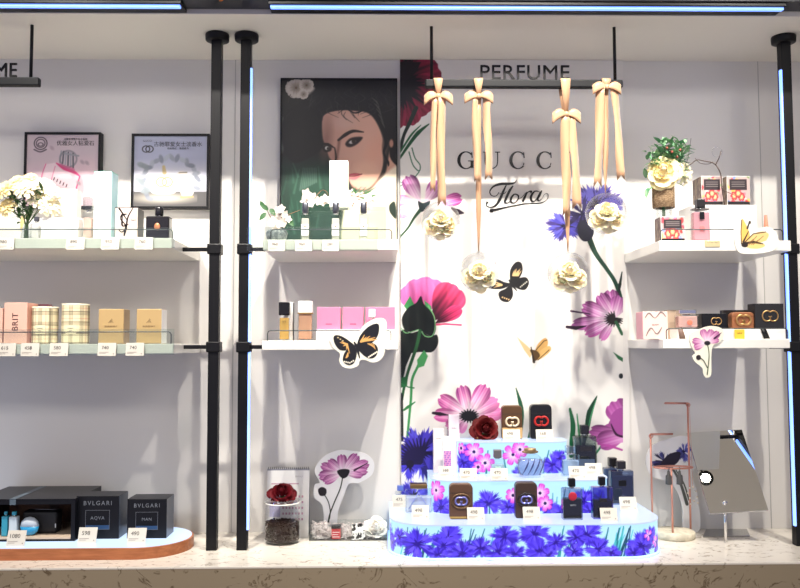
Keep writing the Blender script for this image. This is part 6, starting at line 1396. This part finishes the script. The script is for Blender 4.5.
for (x, zt_, pxa) in ((xl_, z434, 672), (xr_, z403, 665)):
    e = X_(pxa, yr, 420); m = MB(); m.tube([(x, yr, zt_-.001), (e, yr-.004, zt_)], .0034, 10); m.tube([(x, yr, zt_-.001), (e, yr+.006, zt_-.001)], .002, 8); m.tube([(x+.006*math.cos(u), yr-.004, zt_-.006+.006*math.sin(u)) for u in [2*PI*k/12 for k in range(12)]], .0016, 6, closed=True); m.build('top_arm', COP, t)
m = MB(); cxh = (xl_+xr_)/2; rxh = (xr_-xl_)/2; m.tube([(cxh+rxh*math.cos(u), yr-.028+.028*math.sin(u)-.0, z466) for u in [2*PI*k/36 for k in range(36)]], .003, 8, closed=True); m.build('hoop', COP, t)
for px, lb in ((668.5, 'grey tassel earring hanging from the copper hoop, left one'), (679.5, 'grey tassel earring hanging from the copper hoop, right one')):
    x = X_(px, yr-.055, 475); y = yr-.056; zt_ = z466
    e = thing('tassel_earring', lb, 'earring', (x, y, zt_), 'earrings on the copper stand'); m = MB(); m.tube([(x, y+.0055*math.cos(u), zt_+.0055*math.sin(u)) for u in [2*PI*k/10 for k in range(10)]], .0008, 5, closed=True); m.build('hook', GREYCAP, e)
    m = MB(); m.lathe(x, y, [(0, zt_-.004), (.004, zt_-.008), (.005, zt_-.018), (.0095, zt_-.022), (.0105, zt_-.048), (.004, zt_-.05), (0, zt_-.05)], 14, 1, .6); m.build('tassel', mat('tassel_grey', (92, 92, 92), .5, .4), e)
yy = yr-.004
e = thing('pearl_chain', 'short pearl chain hanging beside the mirror from the copper stand', 'necklace', (xr_+.007, yr, Z_(486, yr, 692))); m = MB(); m.tube([(xr_+.004, yr-.004, Z_(404, yr, 690)), (xr_+.007, yr-.004, Z_(450, yr, 691)), (xr_+.008, yr-.004, Z_(488, yr, 692))], .0006, 5); m.build('chain', COP, e)
m = MB(); k_ = yr/F
for px, py in ((690, 488), (688, 493), (690, 498), (694, 501), (697, 497), (696, 491), (693, 487), (691, 504), (698, 503)): m.ball(P(px, py, yr-.006), .0035, 10, 8)
m.build('pearls', mat('pearl', (238, 226, 210), .2), e)
# cornflower cutout behind the stand
Yk2 = YW-.06
def corn(c):
    c.stroke([(671, 466), (680, 482), (687, 504)], [2.2, 2.6, 3.4], (84, 88, 84), n=4); c.stroke([(676, 470), (684, 484), (689, 500)], [1, 1.4, 1.4], (60, 72, 62), n=4)
    c.cornflower(664, 461, 14, [(48, 48, 92), (62, 64, 130), (36, 32, 66)], 12, 3, .7); c.cornflower(684, 452, 10, [(74, 78, 160), (56, 58, 120), (90, 92, 180)], 12, 8); c.smooth([(660, 466), (668, 455), (680, 452), (678, 462), (668, 468)], (30, 26, 46))
cutout('cornflower cutout with white border leaning behind the copper earring stand', [(646, 462), (650, 448), (664, 440), (684, 436), (698, 444), (700, 462), (692, 474), (697, 492), (700, 529), (684, 529), (682, 505), (672, 484), (652, 476)], corn, Yk2, 'flower_cutout', 'cutout', edge=(232, 232, 232))
# tilted mirror
ps, th = math.radians(-4), math.radians(34); Ym = 2.60
TL = P(689.6, 434, Ym+.02); hgt, wid = .276, .178
av = Vector((math.cos(ps), math.sin(ps), 0)); up = Vector((-math.sin(ps)*math.sin(th), math.cos(ps)*math.sin(th), math.cos(th)))
nn = av.cross(up); ro = math.radians(4); av, up = av*math.cos(ro)+up*math.sin(ro), up*math.cos(ro)-av*math.sin(ro); BLc = P(710, 513.6, 2.555); C0 = BLc
def mp(u, v, w=0): return C0+av*(u*wid)+up*(v*hgt)+nn*w
qx = PZ(727, 534, ZC)
t = thing('table_mirror', 'frameless rectangular tilted mirror on a chrome foot at the right end of the counter', 'mirror', (qx.x, qx.y, ZC))
MM = Matrix((( av.x, -nn.x, up.x, C0.x), (av.y, -nn.y, up.y, C0.y), (av.z, -nn.z, up.z, C0.z), (0, 0, 0, 1)))
m = MB(); m.M = MM; m.box(0, wid, -.0005, .0005, 0, hgt); m.build('glass_face', mat('mirror_silver', (235, 235, 232), .015, 1), t)
m = MB(); m.M = MM; m.box(-.0008, wid+.0008, .0006, .006, -.0008, hgt+.0008, .001); m.build('backing', CHROME, t)
mid = mp(.22, .0, 0)
jx, jy = mp(.3, .05).x, mp(.3, .05).y+.01
m = MB(); m.cyl(jx, jy, ZC+.004, mp(.3, .1).z+.004, .0045, seg=16); m.ball((jx, jy, mp(.3, .1).z+.004), .008, 14, 10); m.build('stem', CHROME, t)
m = MB(); pts = [PZ(703, 538, ZC), PZ(750, 537, ZC), PZ(747, 530.5, ZC), PZ(706, 530.5, ZC)]; m.prism([(p.x, p.y) for p in pts], ZC, ZC+.005, 'z', .001); m.build('foot_plate', mat('brushed_steel', (180, 178, 174), .25, 1), t)
# the lamp that the mirror shows
d = ray(708, 481).normalized(); hit = mp(.10, .42); o_ = Vector((0, 0, CAMZ)); r_dir = (hit-o_).normalized(); r_dir = r_dir-nn*(2*r_dir.dot(nn)); L0 = hit+r_dir*1.55
t = thing('accent_spotlight', 'small round spotlight head seen glaring in the table mirror', 'spotlight', L0)
ax = -r_dir; rot = ax.to_track_quat('Z', 'Y').to_matrix().to_4x4()
m = MB(); m.M = Matrix.Translation(L0) @ rot; m.cyl(0, 0, -.09, -.002, .03, .036); m.build('housing', BLACK, t)
m = MB(); m.M = Matrix.Translation(L0) @ rot; m.cyl(0, 0, -.003, .002, .02); m.build('lamp_face', mat('lamp_glow', (255, 250, 235), .5, emit=(255, 246, 225), es=60), t)
m = MB(); m.cyl(L0.x, L0.y, L0.z+.02, ZTOP+.9 if L0.y < 2.3 or L0.z > ZTOP else ZTOP, .005, seg=12); m.build('drop_rod', BLACK, t)
